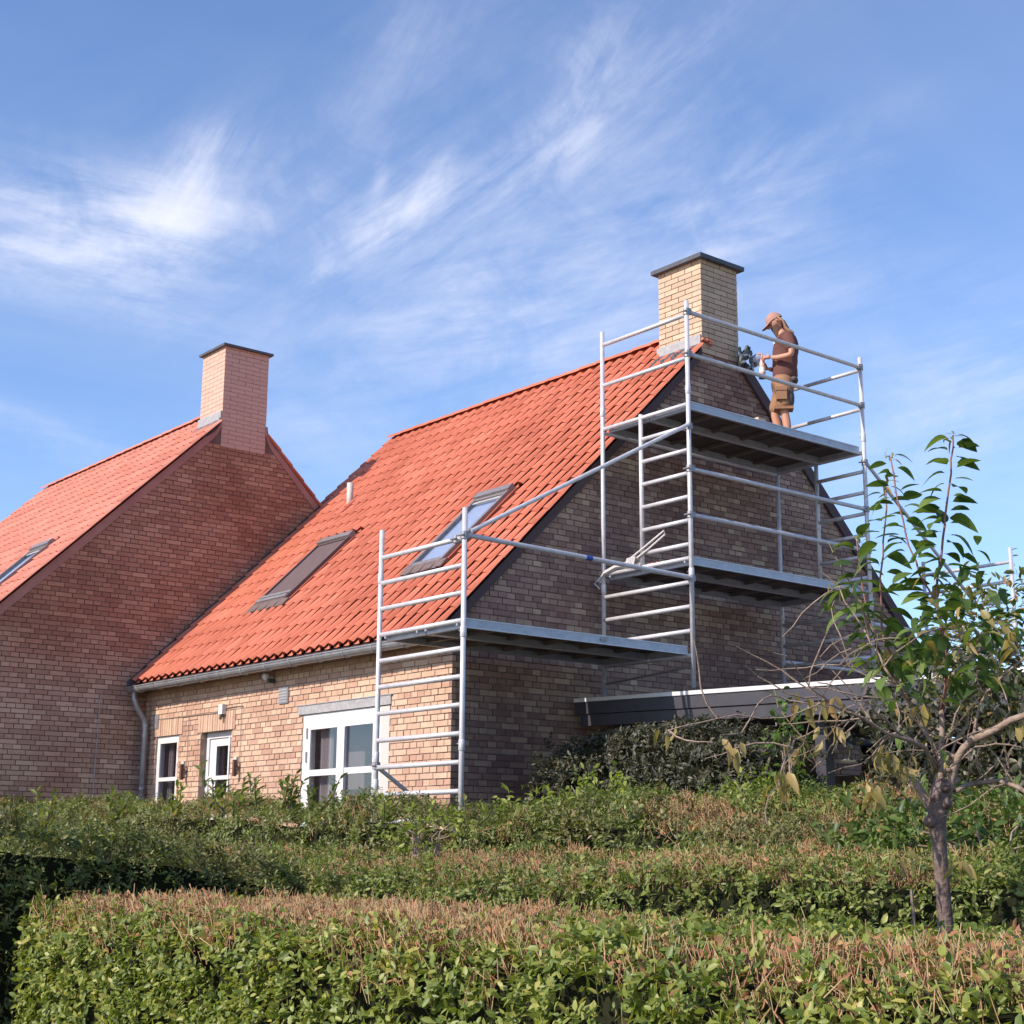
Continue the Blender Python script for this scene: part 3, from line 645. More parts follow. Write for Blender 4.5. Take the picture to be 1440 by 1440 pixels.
def house_left():
    h = thing('brick_house', (-23, 10.6, -.65), 'older brick house at left with windowless reddish gable and pink chimney', 'house')
    yr = 10.58; zr = 6.48; slen = (yr-6.24)/CS; groups = []; x0 = -26.75
    def lim(z):
        d = (zr-.09-z)/SLP; return (yr-d, yr+d)
    gw = MB().slab([(6.4, -1.2), (13.6, -1.2), (13.6, zr-.06-3.02*SLP), (yr, zr-.06), (6.4, zr-.06-4.18*SLP)], 'x', XL-.26, XL-.010).build('gable_wall', MT['mortar_dark2'], h)
    groups.append((place_bricks(brick_cells(6.4, 13.6, -.2, 5.76, .066, lim), 'x', XL, 1, .005), MT['brick_left'], gw))
    # smooth pink band under the verge
    for sgn, e, yc in ((-1, 6.42, 10.235), (1, 13.6, 10.975)):
        ye_ = yr+sgn*.62; ze = zr-.012-.62*SLP; zs = 6.20; pts = []
        for k in range(9):
            t = k/8; pts.append((yc+sgn*.012+(ye_-yc-sgn*.012)*t**1.7, zs-(zs-ze)*t**.8))
        MB().tube([(XL-.02, a+sgn*.012, b+.012) for a, b in pts], .018, 6).build('fillet_flashing', MT['lead'], h)
        pts.append((e, zr-.012-abs(e-yr)*SLP)); m = MB()
        for (a, b), (c, d) in zip(pts[:-1], pts[1:]):
            wa = .03+.085*min(1, abs(a-yc)/.35); wc = .03+.085*min(1, abs(c-yc)/.35)
            q = [(a, b), (c, d), (c-sgn*wc*.69, d-wc*.75), (a-sgn*wa*.69, b-wa*.75)]
            m.slab(q if sgn > 0 else q[::-1], 'x', XL-.012, XL+.011)
        m.build('verge_band', MT['render_pink'], h)
    MB().box(x0+.1, 6.45, -1.2, XL-.27, 6.7, 2.2).build('front_wall', MT['brick_front'], h)
    deck = MB().slab([(6.26, zr-.035-(yr-6.26)*SLP), (yr, zr-.035), (13.9, zr-.035-(13.9-yr)*SLP), (13.9, zr-.15-(13.9-yr)*SLP), (yr, zr-.15), (6.26, zr-.15-(yr-6.26)*SLP)], 'x', x0+.02, -20.03)
    deck.slab([(6.26, zr-.035-(yr-6.26)*SLP), (10.2, zr-.035-(yr-10.2)*SLP), (10.2, zr-.15-(yr-10.2)*SLP), (6.26, zr-.15-(yr-6.26)*SLP)], 'x', -20.03, XL-.012)
    deck.slab([(11.0, zr-.035-.42*SLP), (13.9, zr-.035-(13.9-yr)*SLP), (13.9, zr-.15-(13.9-yr)*SLP), (11.0, zr-.15-.42*SLP)], 'x', -20.03, XL-.012)
    roof = deck.build('roof', MT['under'], h)
    A = (-20.93, -20.28, (yr-8.25)/CS, (yr-7.2)/CS)
    tile_roof(h, roof, MT['tile_left'], x0, XL+.06, yr, slen, [(A[0]-.03, A[1]+.03, A[2]-.02, A[3]+.13)], stack=(-20.05, 10.235))
    bk = MB()
    for i in (0, 1, 2, 3):
        xa = XL+.06-TW*(i+1); xb = xa+TW
        for k in range(16):
            ya = yr+k*TG*CS; yb = ya+(TG+.03)*CS; za = zr-(ya-yr)*SLP; zb = zr-(yb-yr)*SLP
            if ya < 10.98: continue
            bk.hexa([(xa, ya, za), (xb, ya, za), (xb, yb, zb+.012), (xa, yb, zb+.012), (xa, ya, za+.02), (xb, ya, za+.02), (xb, yb, zb+.045), (xa, yb, zb+.045)])
    bk.slab([(yr, zr+.02), (13.9, zr+.02-(13.9-yr)*SLP), (13.9, zr-.02-(13.9-yr)*SLP), (yr, zr-.02)], 'x', x0+.2, XL-.80)
    bk.build('back_slope', MT['tile_left'], roof, kind='stuff')
    ridge(roof, x0+.09, -20.02, yr, MT['tile_left'])
    c = chimney(h, 10.235, 10.975, -19.99, XL+.004, 5.78, 7.32, MT['brick_pink'], MT['mortar_pink'], MT['dark'], .066, .035, .05, 'chimney', groups)
    MB().box(-20.01, 10.21, 6.12, XL+.0, 10.229, 6.32).build('flashing', MT['flash'], c)
    MB().hexa([(-20.02, 10.06, 6.02), (XL, 10.06, 6.02), (XL, 10.229, 6.18), (-20.02, 10.229, 6.18), (-20.02, 10.06, 6.04), (XL, 10.06, 6.04), (XL, 10.229, 6.21), (-20.02, 10.229, 6.21)]).build('flashing', MT['lead'], c)
    MB().box(XL-.02, 12.02, 4.80, XL+.012, 12.14, 5.03).build('corner_flashing', MT['flash'], h)
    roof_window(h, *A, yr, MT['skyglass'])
    MB().tube([(XL+.02, 8.62, 2.02), (XL+.02, 8.60, .2)], .006, 6).build('cable', MT['flash'], h)
    finish_bricks(groups, h)
MT['mortar_dark2'] = mat('old red mortar', (.20, .125, .105), .95, var=(.13, .075, .065), vscale=6, bump=.4)
house_right(); house_left()

# ================================================================== scaffold
XO, XI, XM = -10.85, -12.20, -11.58
FY = (8.30, 11.29, 14.28, 17.25); RS = .256; TR = .025
def scaffold():
    s = thing('scaffold', (-11.5, 11.3, -.65), 'aluminium scaffold of ladder frames, rails and platforms built against the brick gable', 'scaffold')
    def tube(name, a, b, r=TR, mat_='alu', n=10, par=None, lab=None):
        return MB().tube([a, b], r, n).build(name, MT[mat_], par or s, lab, smooth=False)
    rung_me = {}
    def upright(x, y, z0, z1, collars=()):
        o = tube('upright', (x, y, z0), (x, y, z1), n=14)
        o.data.polygons.foreach_set('use_smooth', [True]*14+[False]*2)
        for z in collars:
            c = MB().tube([(x, y, z-.05), (x, y, z-.045), (x, y, z+.045), (x, y, z+.05)], [.027, .030, .030, .027], 14).build('collar', MT['alu'], o, smooth=True)
            MB().tube([(x-.03, y-.03, z+.012), (x+.03, y+.0, z+.012)], .005, 6).build('locking_pin', MT['coupler'], o)
    def rung(xa, xb, y, z, r=.0235):
        key = round(xb-xa, 3)
        if key not in rung_me:
            me = MB().tube([(-key/2+.02, 0, 0), (key/2-.02, 0, 0)], r, 12).mesh('rung', MT['alu']); me.polygons.foreach_set('use_smooth', [True]*12+[False]*2); rung_me[key] = me
        link('rung', rung_me[key], s, ((xa+xb)/2, y, z))
    def clamp(x, y, z, dx=0, dy=0):
        m = MB(); m.tube([(x, y, z-.035), (x, y, z+.035)], .036, 10); m.box(x-.015+dx, y-.015+dy, z-.03, x+.03+dx, y+.03+dy, z+.03)
        m.tube([(x-.05, y-.04, z), (x+.05, y-.04, z)], .008, 6); m.build('coupler', MT['coupler'], s)
    # frame at the house corner
    y = FY[0]
    for x in (XI, XO): upright(x, y, -.65, 3.11, (1.95, .93) if x == XO else (2.62, .88, .62))
    for k in range(-3, 11): rung(XI, XO, y, 2.06-RS*k)
    # frame at the middle, standing on the carport
    y = FY[1]
    for x in (XI, XO): upright(x, y, 1.66, 5.87, (2.86, 4.86) if x == XO else (2.86, 4.9))
    for k in range(0, 5): rung(XI, XO, y, 3.02-RS*k)
    tube('ledger', (XI, y, 1.80), (XO, y, 1.88), .012, 'coupler')
    for z in (4.70, 5.22, 5.71): rung(XI, XO, y, z)
    upright(XM, y, 3.04, 4.74)
    for k in range(6): rung(XM, XO, y, 4.45-RS*k, )
    # far frame
    y = FY[2]
    upright(XO, y, 1.62, 5.87, (2.86, 4.86)); upright(XM, y, 3.06, 4.74, (3.9,)); upright(XI, y, 1.62, 4.74, (2.86, 3.95))
    for k in range(6): rung(XM, XO, y, 4.45-RS*k)
    for z in (4.68, 5.22, 5.71): rung(XI, XO, y, z)
    for k in range(0, 5): rung(XI, XO, y, 3.0-RS*k)
    # last frame to the right
    y = FY[3]
    for x in (XI, XO): upright(x, y, -.6, 3.92, (2.9,))
    for k in range(0, 9): rung(XI, XO, y, 3.73-RS*k)
    # guard rails
    for z in (5.745, 5.265, 3.985, 3.485):
        tube('guardrail', (XO, FY[1]+.03, z), (XO, FY[2]-.03, z), .0235)
        for yy in (FY[1], FY[2]): clamp(XO, yy, z+.0, .0, .02 if yy == FY[1] else -.045)
    g = tube('guardrail', (XO, FY[0]+.03, 2.855), (XO, FY[1]-.03, 2.81), .0235); tube('tape', (XO, 9.80, 2.833), (XO, 9.88, 2.832), .026, 'blue', par=g)
    clamp(XO, FY[0], 2.85); clamp(XO, FY[1], 2.80); clamp(XO-.12, FY[0], 2.83)
    tube('brace', (XO+.03, FY[0]+.05, 2.89), (XO+.03, FY[1]-.03, 4.46), .021); clamp(XO, FY[1], 4.45)
    tube('brace', (XI, FY[0]+.03, .78), (XI+.02, FY[1]-1.0, -.45), .021); clamp(XI, FY[0], .80)
    tube('brace', (XO, FY[2]+.03, 4.56), (XO, FY[3]-.03, 2.50), .021); clamp(XO, FY[2], 4.56)
    for z in (2.62, 2.12): tube('guardrail', (XO, FY[2]+.03, z), (XO, FY[3]+1.6, z), .0235)
    tube('guardrail', (XI, FY[2]+.03, 2.3), (XI, FY[3]+.8, 2.3), .0235)
    tube('toe_rail', (XI, FY[1]+.03, 4.66), (XI, FY[2]-.03, 4.66), .02)
    # platforms: two side by side on each level
    def platform(x0, x1, y0, y1, z, hatch=False):
        e = MB(); h = .085
        e.box(x1-.035, y0, z-h, x1, y1, z); e.box(x0, y0, z-h, x0+.035, y1, z); 
        e.box(x0+.035, y0, z-h, x1-.035, y0+.04, z-.012); e.box(x0+.035, y1-.04, z-h, x1-.035, y1, z-.012)
        p = e.build('platform', MT['alu_beam'], s)
        MB().box(x0+.036, y0+.041, z-.022, x1-.036, y1-.041, z-.010).build('plywood_deck', MT['ply'], p)
        n = 5
        for i in range(1, n+1):
            yy = y0+(y1-y0)*i/(n+1)
            MB().box(x0+.036, yy-.02, z-.06, x1-.036, yy+.02, z-.023).build('cross_bar', MT['ply_rail'], p)
        lip = MB(); lip.box(x1+.0005, y0+.0, z-.008, x1+.006, y1, z+.004); lip.box(x1+.0005, y0, z-h-.002, x1+.006, y1, z-h+.008); lip.build('edge_lip', MT['alu'], p)
        for yy, sg in ((y0, -1), (y1, 1)):
            for xx in (x0+.06, x1-.06):
                MB().tube([(xx, yy-.0*sg, z-.05), (xx, yy+.03*sg, z-.02), (xx, yy+.05*sg, z-.035), (xx, yy+.055*sg, z-.07)], .011, 6).build('hook', MT['alu_beam'], p)
        if hatch:
            hm = MB()
            for i in range(8): hm.box(x0+.08, y0+1.7+i*.05, z-.032, x1-.08, y0+1.72+i*.05, z-.0225)
            hm.build('hatch_ribs', MT['ply_rail'], p)
        return p
    for z, (a, b) in ((2.085, FY[0:2]), (3.045, FY[1:3]), (4.745, FY[1:3])):
        platform(XO-.635, XO-.03, a+.05, b-.05, z, True); platform(XI+.05, XO-.655, a+.05, b-.05, z)
    MB().box(XO-.024, FY[0]+1.72, 2.03, XO-.0185, FY[0]+1.80, 2.065).build('label_plate', MT['flash'], s)
    return s
MT['ply_rail'] = mat('worn platform rail', (.19, .155, .14), .6, metal=.2, var=(.12, .095, .085), vscale=9)
scaffold()

def small_things():
    # loop of white rope bundled on the middle rung
    t = thing('rope', (XI+.3, FY[1], 3.05), 'white rope bundle looped over the top rung left of the middle ladder frame', 'rope')
    y = FY[1]-.045; m = MB()
    for o in range(4):
        a = random.uniform(-.02, .02); b = random.uniform(-.015, .02)
        m.tube([(XI-.06+o*.01, y+b, 2.95+a), (XI+.05, y+b, 3.03+a), (XI+.25, y+b, 3.08+a), (XI+.42, y+b, 3.10-o*.02), (XI+.55, y+b, 3.14+a)], .009, 6)
    m.tube([(XI-.05, y, 2.96), (XI-.10, y, 2.93), (XI-.02, y, 2.86)], .008, 6)
    m.tube([(XI+.45, y, 3.12), (XI+.7, y-.01, 3.22), (XI+.95, y-.01, 3.33), (XI+1.0, y, 3.36), (XI+1.005, y+.01, 3.32), (XI+.75, y+.01, 3.20), (XI+.5, y, 3.09)], .010, 8)
    m.build('loops', MT['rope'], t)
    m = MB()
    for i in range(7):
        th = i*.9; m.tube([(XI+.44+i*.02, y-.035, 3.06+.02*sin(th)), (XI+.46+i*.02, y-.03, 3.13), (XI+.48+i*.02, y+.05, 3.10), (XI+.46+i*.02, y+.02, 3.02)], .009, 6)
    m.build('knot', MT['rope'], t)
    # bits of brick lying on platforms
    def chunk(p, s, lab, mt):
        p = Vector(p); m = MB().hexa([tuple(p+Vector((a*s[0], b*s[1], c*s[2]))) for a, b, c in ((-1,-1,0),(1,-.9,0),(.9,1,0),(-1,.9,0),(-.8,-.9,1.8),(.9,-.8,2),(.8,.9,1.7),(-.9,.8,2))])
        o = m.build('brick_piece', mt); ORG[o.name] = Vector(); tag(o, lab, 'brick'); return o
    chunk((XO-.07, 12.52, 4.748), (.03, .075, .02), 'pale broken brick lying on the outer edge of the top platform', MT['brick_chimney'])
    chunk((XO-.75, 11.50, 3.05), (.09, .05, .025), 'orange brick piece lying on the middle platform behind the ladder frame', MT['tile'])
    # angle grinder left on the ridge behind the chimney
    g = thing('power_tool', (-12.28, 13.86, 6.02), 'dark power tool with pale round guard resting on the roof behind the chimney', 'power tool')
    c = Vector((-12.27, 13.86, 6.13))
    m = MB(); m.tube([c+Vector((0, -.14, -.16)), c+Vector((0, -.10, -.02)), c+Vector((.0, -.02, .06)), c+Vector((0, .05, .08))], [.03, .055, .06, .045], 10); m.build('body', MT['tool'], g, smooth=True)
    m = MB(); m.tube([c+Vector((.0, .10, -.03)), c+Vector((.03, .19, .03))], [.075, .075], 16); m.build('guard', MT['alu_beam'], g)
    m = MB(); m.tube([c+Vector((.0, -.05, .07)), c+Vector((.02, -.02, .15)), c+Vector((0, .04, .14))], .022, 8); m.tube([c+Vector((0, -.12, .03)), c+Vector((.0, -.15, .12))], .018, 8); m.build('handle', MT['tool'], g)
    m = MB()
    for i in range(22):
        q = c+Vector((random.uniform(-.03, .05), random.uniform(-.14, .07), random.uniform(-.17, .02))); s = random.uniform(.012, .028)
        m.hexa([tuple(q+Vector((a*s, b*s, d*s*.7))+Vector((random.uniform(-.012, .012),)*3)) for a, b, d in ((-1,-1,-1),(1,-1,-1),(1,1,-1),(-1,1,-1),(-1,-1,1),(1,-1,1),(1,1,1),(-1,1,1))])
    m.build('dust_cloth', MT['zinc'], g)
    m = MB(); m.tube([c+Vector((0, -.14, -.10)), c+Vector((.01, -.16, -.2)), c+Vector((0, -.15, -.28))], .008, 6); m.build('power_cord', MT['rubber'], g)
MT['rope'] = mat('white rope', (.62, .58, .56), .9); MT['tool'] = mat('dark green tool housing', (.035, .05, .05), .5)
small_things()

# ================================================================== person
def skin_obj(name, pts, edges, root, matl, parent, lv=2, smooth=True):
    me = bpy.data.meshes.new(name); off = W(parent)
    me.from_pydata([tuple(Vector(p)-off) for p, r in pts], edges, []); me.materials.append(matl)
    o = link(name, me, parent)
    md = o.modifiers.new('skin', 'SKIN'); md.use_smooth_shade = True
    lay = me.skin_vertices[0].data if me.skin_vertices else None
    if lay is None:
        bpy.context.view_layer.objects.active = o
        return o
    for i, (p, r) in enumerate(pts):
        lay[i].radius = r if isinstance(r, tuple) else (r, r); lay[i].use_root = (i == root)
    sb = o.modifiers.new('subdivision', 'SUBSURF'); sb.levels = lv; sb.render_levels = lv
    return o
def folds(o, st):
    tx = bpy.data.textures.new('cloth folds', 'CLOUDS'); tx.noise_scale = .09; tx.noise_depth = 2
    d = o.modifiers.new('folds', 'DISPLACE'); d.texture = tx; d.strength = st; d.mid_level = .5
def ellipsoid(c, rx, ry, rz, fwd, n=16, m=12, zcut=None, shape=None):
    """fwd unit vector in plan = local x; returns verts/faces"""
    c = Vector(c); f = Vector(fwd).normalized(); l = Vector((0, 0, 1)).cross(f).normalized(); u = f.cross(l)
    V = []; F = []
    for i in range(m+1):
        ph = -pi/2+pi*i/m
        for j in range(n):
            th = 2*pi*j/n; p = Vector((cos(ph)*cos(th)*rx, cos(ph)*sin(th)*ry, sin(ph)*rz))
            if shape: p = shape(p)
            V.append(c+f*p.x+l*p.y+u*p.z)
    for i in range(m):
        for j in range(n): F.append((i*n+j, i*n+(j+1) % n, (i+1)*n+(j+1) % n, (i+1)*n+j))
    return V, F
def person():
    base = Vector((-11.56, 13.69, 4.748))
    t = thing('person', base, 'person in brown T-shirt, tan work shorts and cap standing on the top platform', 'person')
    Fd = Vector((-.70, -.71, 0)).normalized(); L = Vector((0, 0, 1)).cross(Fd)
    def P(f, l, z): return base+Fd*f+L*l+Vector((0, 0, z))
    # body: pelvis root, spine, neck, head, arms, legs in one skeleton
    pts = [(P(-.02, 0, .93), (.085, .085)), (P(-.03, 0, 1.12), (.085, .085)), (P(-.05, 0, 1.33), (.10, .10)), (P(-.02, 0, 1.46), (.055, .06)), (P(.03, 0, 1.55), (.055, .055)),
           # left arm (near camera) 5-8
           (P(-.05, .17, 1.40), .055), (P(-.09, .24, 1.27), .047), (P(-.09, .27, 1.12), .041), (P(.07, .20, 1.11), .034), (P(.15, .15, 1.13), .026),
           # right arm 10-14
           (P(-.05, -.17, 1.40), .055), (P(-.06, -.24, 1.26), .047), (P(-.03, -.25, 1.12), .041), (P(.08, -.14, 1.06), .034), (P(.16, -.05, 1.05), .026),
           # left leg 15-19
           (P(-.02, .09, .84), .085), (P(.0, .11, .62), .078), (P(.01, .11, .47), .057), (P(-.02, .12, .30), .055), (P(-.03, .12, .10), .036),
           # right leg 20-24
           (P(-.02, -.09, .84), .085), (P(.06, -.11, .63), .078), (P(.10, -.12, .48), .057), (P(.06, -.12, .30), .055), (P(.05, -.12, .10), .036)]
    ed = [(0,1),(1,2),(2,3),(3,4),(2,5),(5,6),(6,7),(7,8),(8,9),(2,10),(10,11),(11,12),(12,13),(13,14),(0,15),(15,16),(16,17),(17,18),(18,19),(0,20),(20,21),(21,22),(22,23),(23,24)]
    body = skin_obj('body', pts, ed, 0, MT['skin'], t)
    # head: a shaped ellipsoid bowed forward
    hf = (Fd*.86+Vector((0, 0, -.5))).normalized()
    hc = P(.065, 0, 1.625)
    f = hf; l = L; u = f.cross(l) if f.cross(l).z > 0 else l.cross(f)
    def HP(a, b, c): return hc+f*a+l*b+u*c
    def head_shape(p):
        if p.z < 0 and p.x > 0: p.x *= 1-.25*(-p.z/.12); p.y *= 1-.35*(-p.z/.12)
        if p.z < 0 and p.x < 0: p.x *= 1-.35*(-p.z/.12)
        return p
    V = []; n, m = 20, 14; Fc = []
    for i in range(m+1):
        ph = -pi/2+pi*i/m
        for j in range(n):
            th = 2*pi*j/n; p = head_shape(Vector((cos(ph)*cos(th)*.098, cos(ph)*sin(th)*.077, sin(ph)*.118)))
            V.append(HP(p.x, p.y, p.z))
    for i in range(m):
        for j in range(n): Fc.append((i*n+j, i*n+(j+1) % n, (i+1)*n+(j+1) % n, (i+1)*n+j))
    h = MB().add(V, Fc)
    h.tube([HP(.092, 0, .02), HP(.118, 0, -.018), HP(.098, 0, -.03)], [.008, .016, .010], 8)                     # nose
    for s in (-1, 1):
        h.tube([HP(-.005, s*.076, .02), HP(-.012, s*.088, .008), HP(-.006, s*.078, -.028)], [.008, .014, .007], 7)  # ears
    hd = h.build('head', MT['skin'], t, smooth=True)
    for s in (-1, 1): MB().tube([HP(.083, s*.030, .012), HP(.091, s*.030, .012)], .010, 8).build('eye', MT['board_black'], hd)
    MB().tube([HP(.082, -.02, -.058), HP(.090, 0, -.058), HP(.082, .02, -.058)], .006, 6).build('mouth', MT['beard'], hd)
    # beard
    b = MB()
    V = []; Fc = []
    for i in range(7):
        zz = -.035-.125*i/6; wd = .066*(1-.55*i/6); dp = .012+.03*(i/6)
        for j in range(9):
            th = -pi/2*1.05+pi*1.05*j/8; V.append(HP(cos(th)*(.088-.02*i/6)+dp*.6, sin(th)*wd*1.08, zz))
    Fc = [(i*9+j, i*9+j+1, (i+1)*9+j+1, (i+1)*9+j) for i in range(6) for j in range(8)]
    b.add(V, Fc); b.build('beard', MT['beard'], hd, smooth=True)
    # hair gathered at the neck
    hr = MB()
    for k in range(16):
        s = -1+2*k/15
        hr.tube([HP(-.07+.03*abs(s), s*.075, .03), HP(-.10+.03*abs(s), s*.082, -.04), P(-.06+random.uniform(-.02, .02), s*.085, 1.54), P(-.11+random.uniform(-.03, .02), s*.105, 1.47), P(-.12+random.uniform(-.03, .02), s*.11, 1.42+random.uniform(-.05, .02))], [.013, .015, .016, .012, .004], 6)
    hr.build('hair', MT['hair'], t, smooth=True)
    # cap with visor
    V = []; Fc = []; n, m = 20, 6
    for i in range(m+1):
        ph = .06+(pi/2-.06)*i/m
        for j in range(n):
            th = 2*pi*j/n; V.append(HP(cos(ph)*cos(th)*.108-.003, cos(ph)*sin(th)*.087, sin(ph)*.112+.026))
    Fc = [(i*n+j, i*n+(j+1) % n, (i+1)*n+(j+1) % n, (i+1)*n+j) for i in range(m) for j in range(n)]
    cp = MB().add(V, Fc).build('cap', MT['cap'], t, smooth=True)
    vs = []; 
    for k in range(9):
        th = -1.1+2.2*k/8; vs.append(HP(cos(th)*.105, sin(th)*.085, .035)); vs.append(HP(.07+cos(th)*.125, sin(th)*.082, .012-.01*cos(th)))
    n0 = len(vs); vs += [v-u*.006 for v in vs]
    Fc = [(2*k, 2*k+1, 2*k+3, 2*k+2) for k in range(8)]+[(n0+2*k, n0+2*k+2, n0+2*k+3, n0+2*k+1) for k in range(8)]+[(2*k+1, n0+2*k+1, n0+2*k+3, 2*k+3) for k in range(8)]
    MB().add(vs, Fc).build('visor', MT['cap'], cp, smooth=True)
    # T-shirt
    sp = [(P(-.02, 0, .84), (.172, .172)), (P(-.03, 0, .98), (.165, .165)), (P(-.03, 0, 1.12), (.160, .162)), (P(-.05, 0, 1.28), (.165, .18)), (P(-.045, 0, 1.39), (.125, .17)), (P(-.02, 0, 1.475), (.068, .075)),
          (P(-.05, .185, 1.385), .080), (P(-.085, .245, 1.27), .072), (P(-.09, .262, 1.17), .070), (P(-.05, -.185, 1.385), .080), (P(-.06, -.245, 1.26), .072), (P(-.045, -.255, 1.17), .070)]
    ts = skin_obj('tee_shirt', sp, [(0,1),(1,2),(2,3),(3,4),(4,5),(4,6),(6,7),(7,8),(4,9),(9,10),(10,11)], 0, MT['shirt'], t)
    folds(ts, .022)
    c = MB(); cc = P(.095, .075, 1.345); c.hexa([tuple(cc+Fd*a+L*b_+Vector((0, 0, z))) for z in (-.022, .022) for a, b_ in ((-.02, -.03), (.012, -.03), (.0, .03), (-.03, .03))]); c.build('chest_print', MT['white'], t)
    # shorts with cargo pocket
    sh = [(P(-.02, 0, .96), (.150, .165)), (P(-.02, 0, .86), (.155, .17)), (P(-.01, .10, .76), .118), (P(.0, .115, .60), .105), (P(.01, .115, .47), .100), (P(.0, -.10, .76), .118), (P(.06, -.115, .60), .105), (P(.09, -.12, .47), .100)]
    so_ = skin_obj('shorts', sh, [(0,1),(1,2),(2,3),(3,4),(1,5),(5,6),(6,7)], 0, MT['shorts'], t)
    folds(so_, .018)
    def pad(f0, f1, l0, l1, z0, z1): return MB().hexa([tuple(P(*q)) for q in ((f0, l0, z0), (f1, l0, z0), (f1, l1, z0), (f0, l1, z0), (f0, l0, z1), (f1, l0, z1), (f1, l1, z1), (f0, l1, z1))])
    pad(-.02, .10, .15, .232, .58, .70).build('cargo_pocket', MT['shorts'], so_); pad(-.025, .105, .15, .240, .69, .735).build('pocket_flap', MT['shorts'], so_); pad(-.10, .13, .03, .205, .468, .50).build('hem', MT['shorts'], so_)
    V, Fc = ellipsoid(P(-.055, .13, .62), .065, .075, .15, Fd, 10, 8); MB().add(V, Fc).build('dark_panel', MT['shorts_dark'], so_, smooth=True)
    V, Fc = ellipsoid(P(-.12, .05, .86), .06, .11, .05, Fd, 12, 8); MB().add(V, Fc).build('holster', MT['shorts_dark'], so_, smooth=True)
    # shoes and socks
    for lx, fx in ((.12, -.02), (-.12, .06)):
        m_ = MB(); V, Fc = ellipsoid(P(fx+.05, lx, .05), .145, .052, .052, Fd, 14, 8, shape=lambda p: Vector((p.x, p.y, max(p.z, -.045)))); m_.add(V, Fc); m_.tube([P(fx-.035, lx, .05), P(fx-.04, lx, .13)], .048, 10)
        m_.build('shoe', MT['board_black'], t, smooth=True)
    # hands: palm and five fingers each, closed round the bottle and its cap
    def hand(wr, fwd, side, curl, n_, up_):
        wr = Vector(wr); fwd = fwd.normalized(); pts = []; e = []
        pts.append((wr, .026)); pts.append((wr+fwd*.05, (.030, .018))); pts.append((wr+fwd*.085, (.034, .016))); e += [(0, 1), (1, 2)]
        lens = (.062, .072, .066, .050)
        for i in range(4):
            o = side*(.027-.018*i); k = len(pts); d = fwd
            p = wr+fwd*.09+o; pts.append((p, .0095)); e.append((2, k))
            for j in range(3):
                d = (d*cos(curl)+n_*sin(curl)).normalized(); p = p+d*lens[i]/3*(1.15-.15*j); pts.append((p, .0088-.0008*j)); e.append((k+j, k+j+1))
        k = len(pts); p = wr+fwd*.03+side*.03; pts.append((p, .012)); e.append((1, k))
        d = (fwd*.6+side*.5+n_*.7).normalized()
        for j in range(2): p = p+d*.03; d = (d+n_*.4).normalized(); pts.append((p, .0105-.001*j)); e.append((k+j, k+j+1))
        return skin_obj('hand', pts, e, 0, MT['skin'], t, 1)
    upv = Vector((0, 0, 1))
    hand(P(.15, .15, 1.13), Fd*.8-L*.45+upv*.1, upv, .55, -L*.7-Fd*.3, upv)
    hand(P(.16, -.05, 1.05), Fd*.9+L*.35-upv*.1, upv, .75, L*.8-Fd*.3, upv)
    # the bottle he holds
    bt = thing('spray_bottle', P(.245, .02, .90), 'pale bottle with dark foot held by the person on the platform', 'bottle')
    MB().tube([P(.245, .03, .93), P(.245, .03, .94), P(.245, .03, 1.10), P(.245, .03, 1.14), P(.245, .03, 1.17)], [.030, .036, .036, .022, .014], 14).build('bottle_body', MT['pale_pink'], bt, smooth=True)
    MB().tube([P(.245, .03, .975), P(.245, .03, 1.04)], .0375, 14).build('label', MT['white'], bt)
    MB().tube([P(.245, .03, 1.17), P(.245, .03, 1.21), P(.295, .03, 1.225)], [.016, .015, .012], 8).build('nozzle', MT['pale_pink'], bt)
    MB().tube([P(.245, .03, .905), P(.245, .03, .932)], [.05, .04], 14).build('foot', MT['tool'], bt)
MT['pale_pink'] = mat('pale pink plastic', (.62, .36, .32), .4)
person()

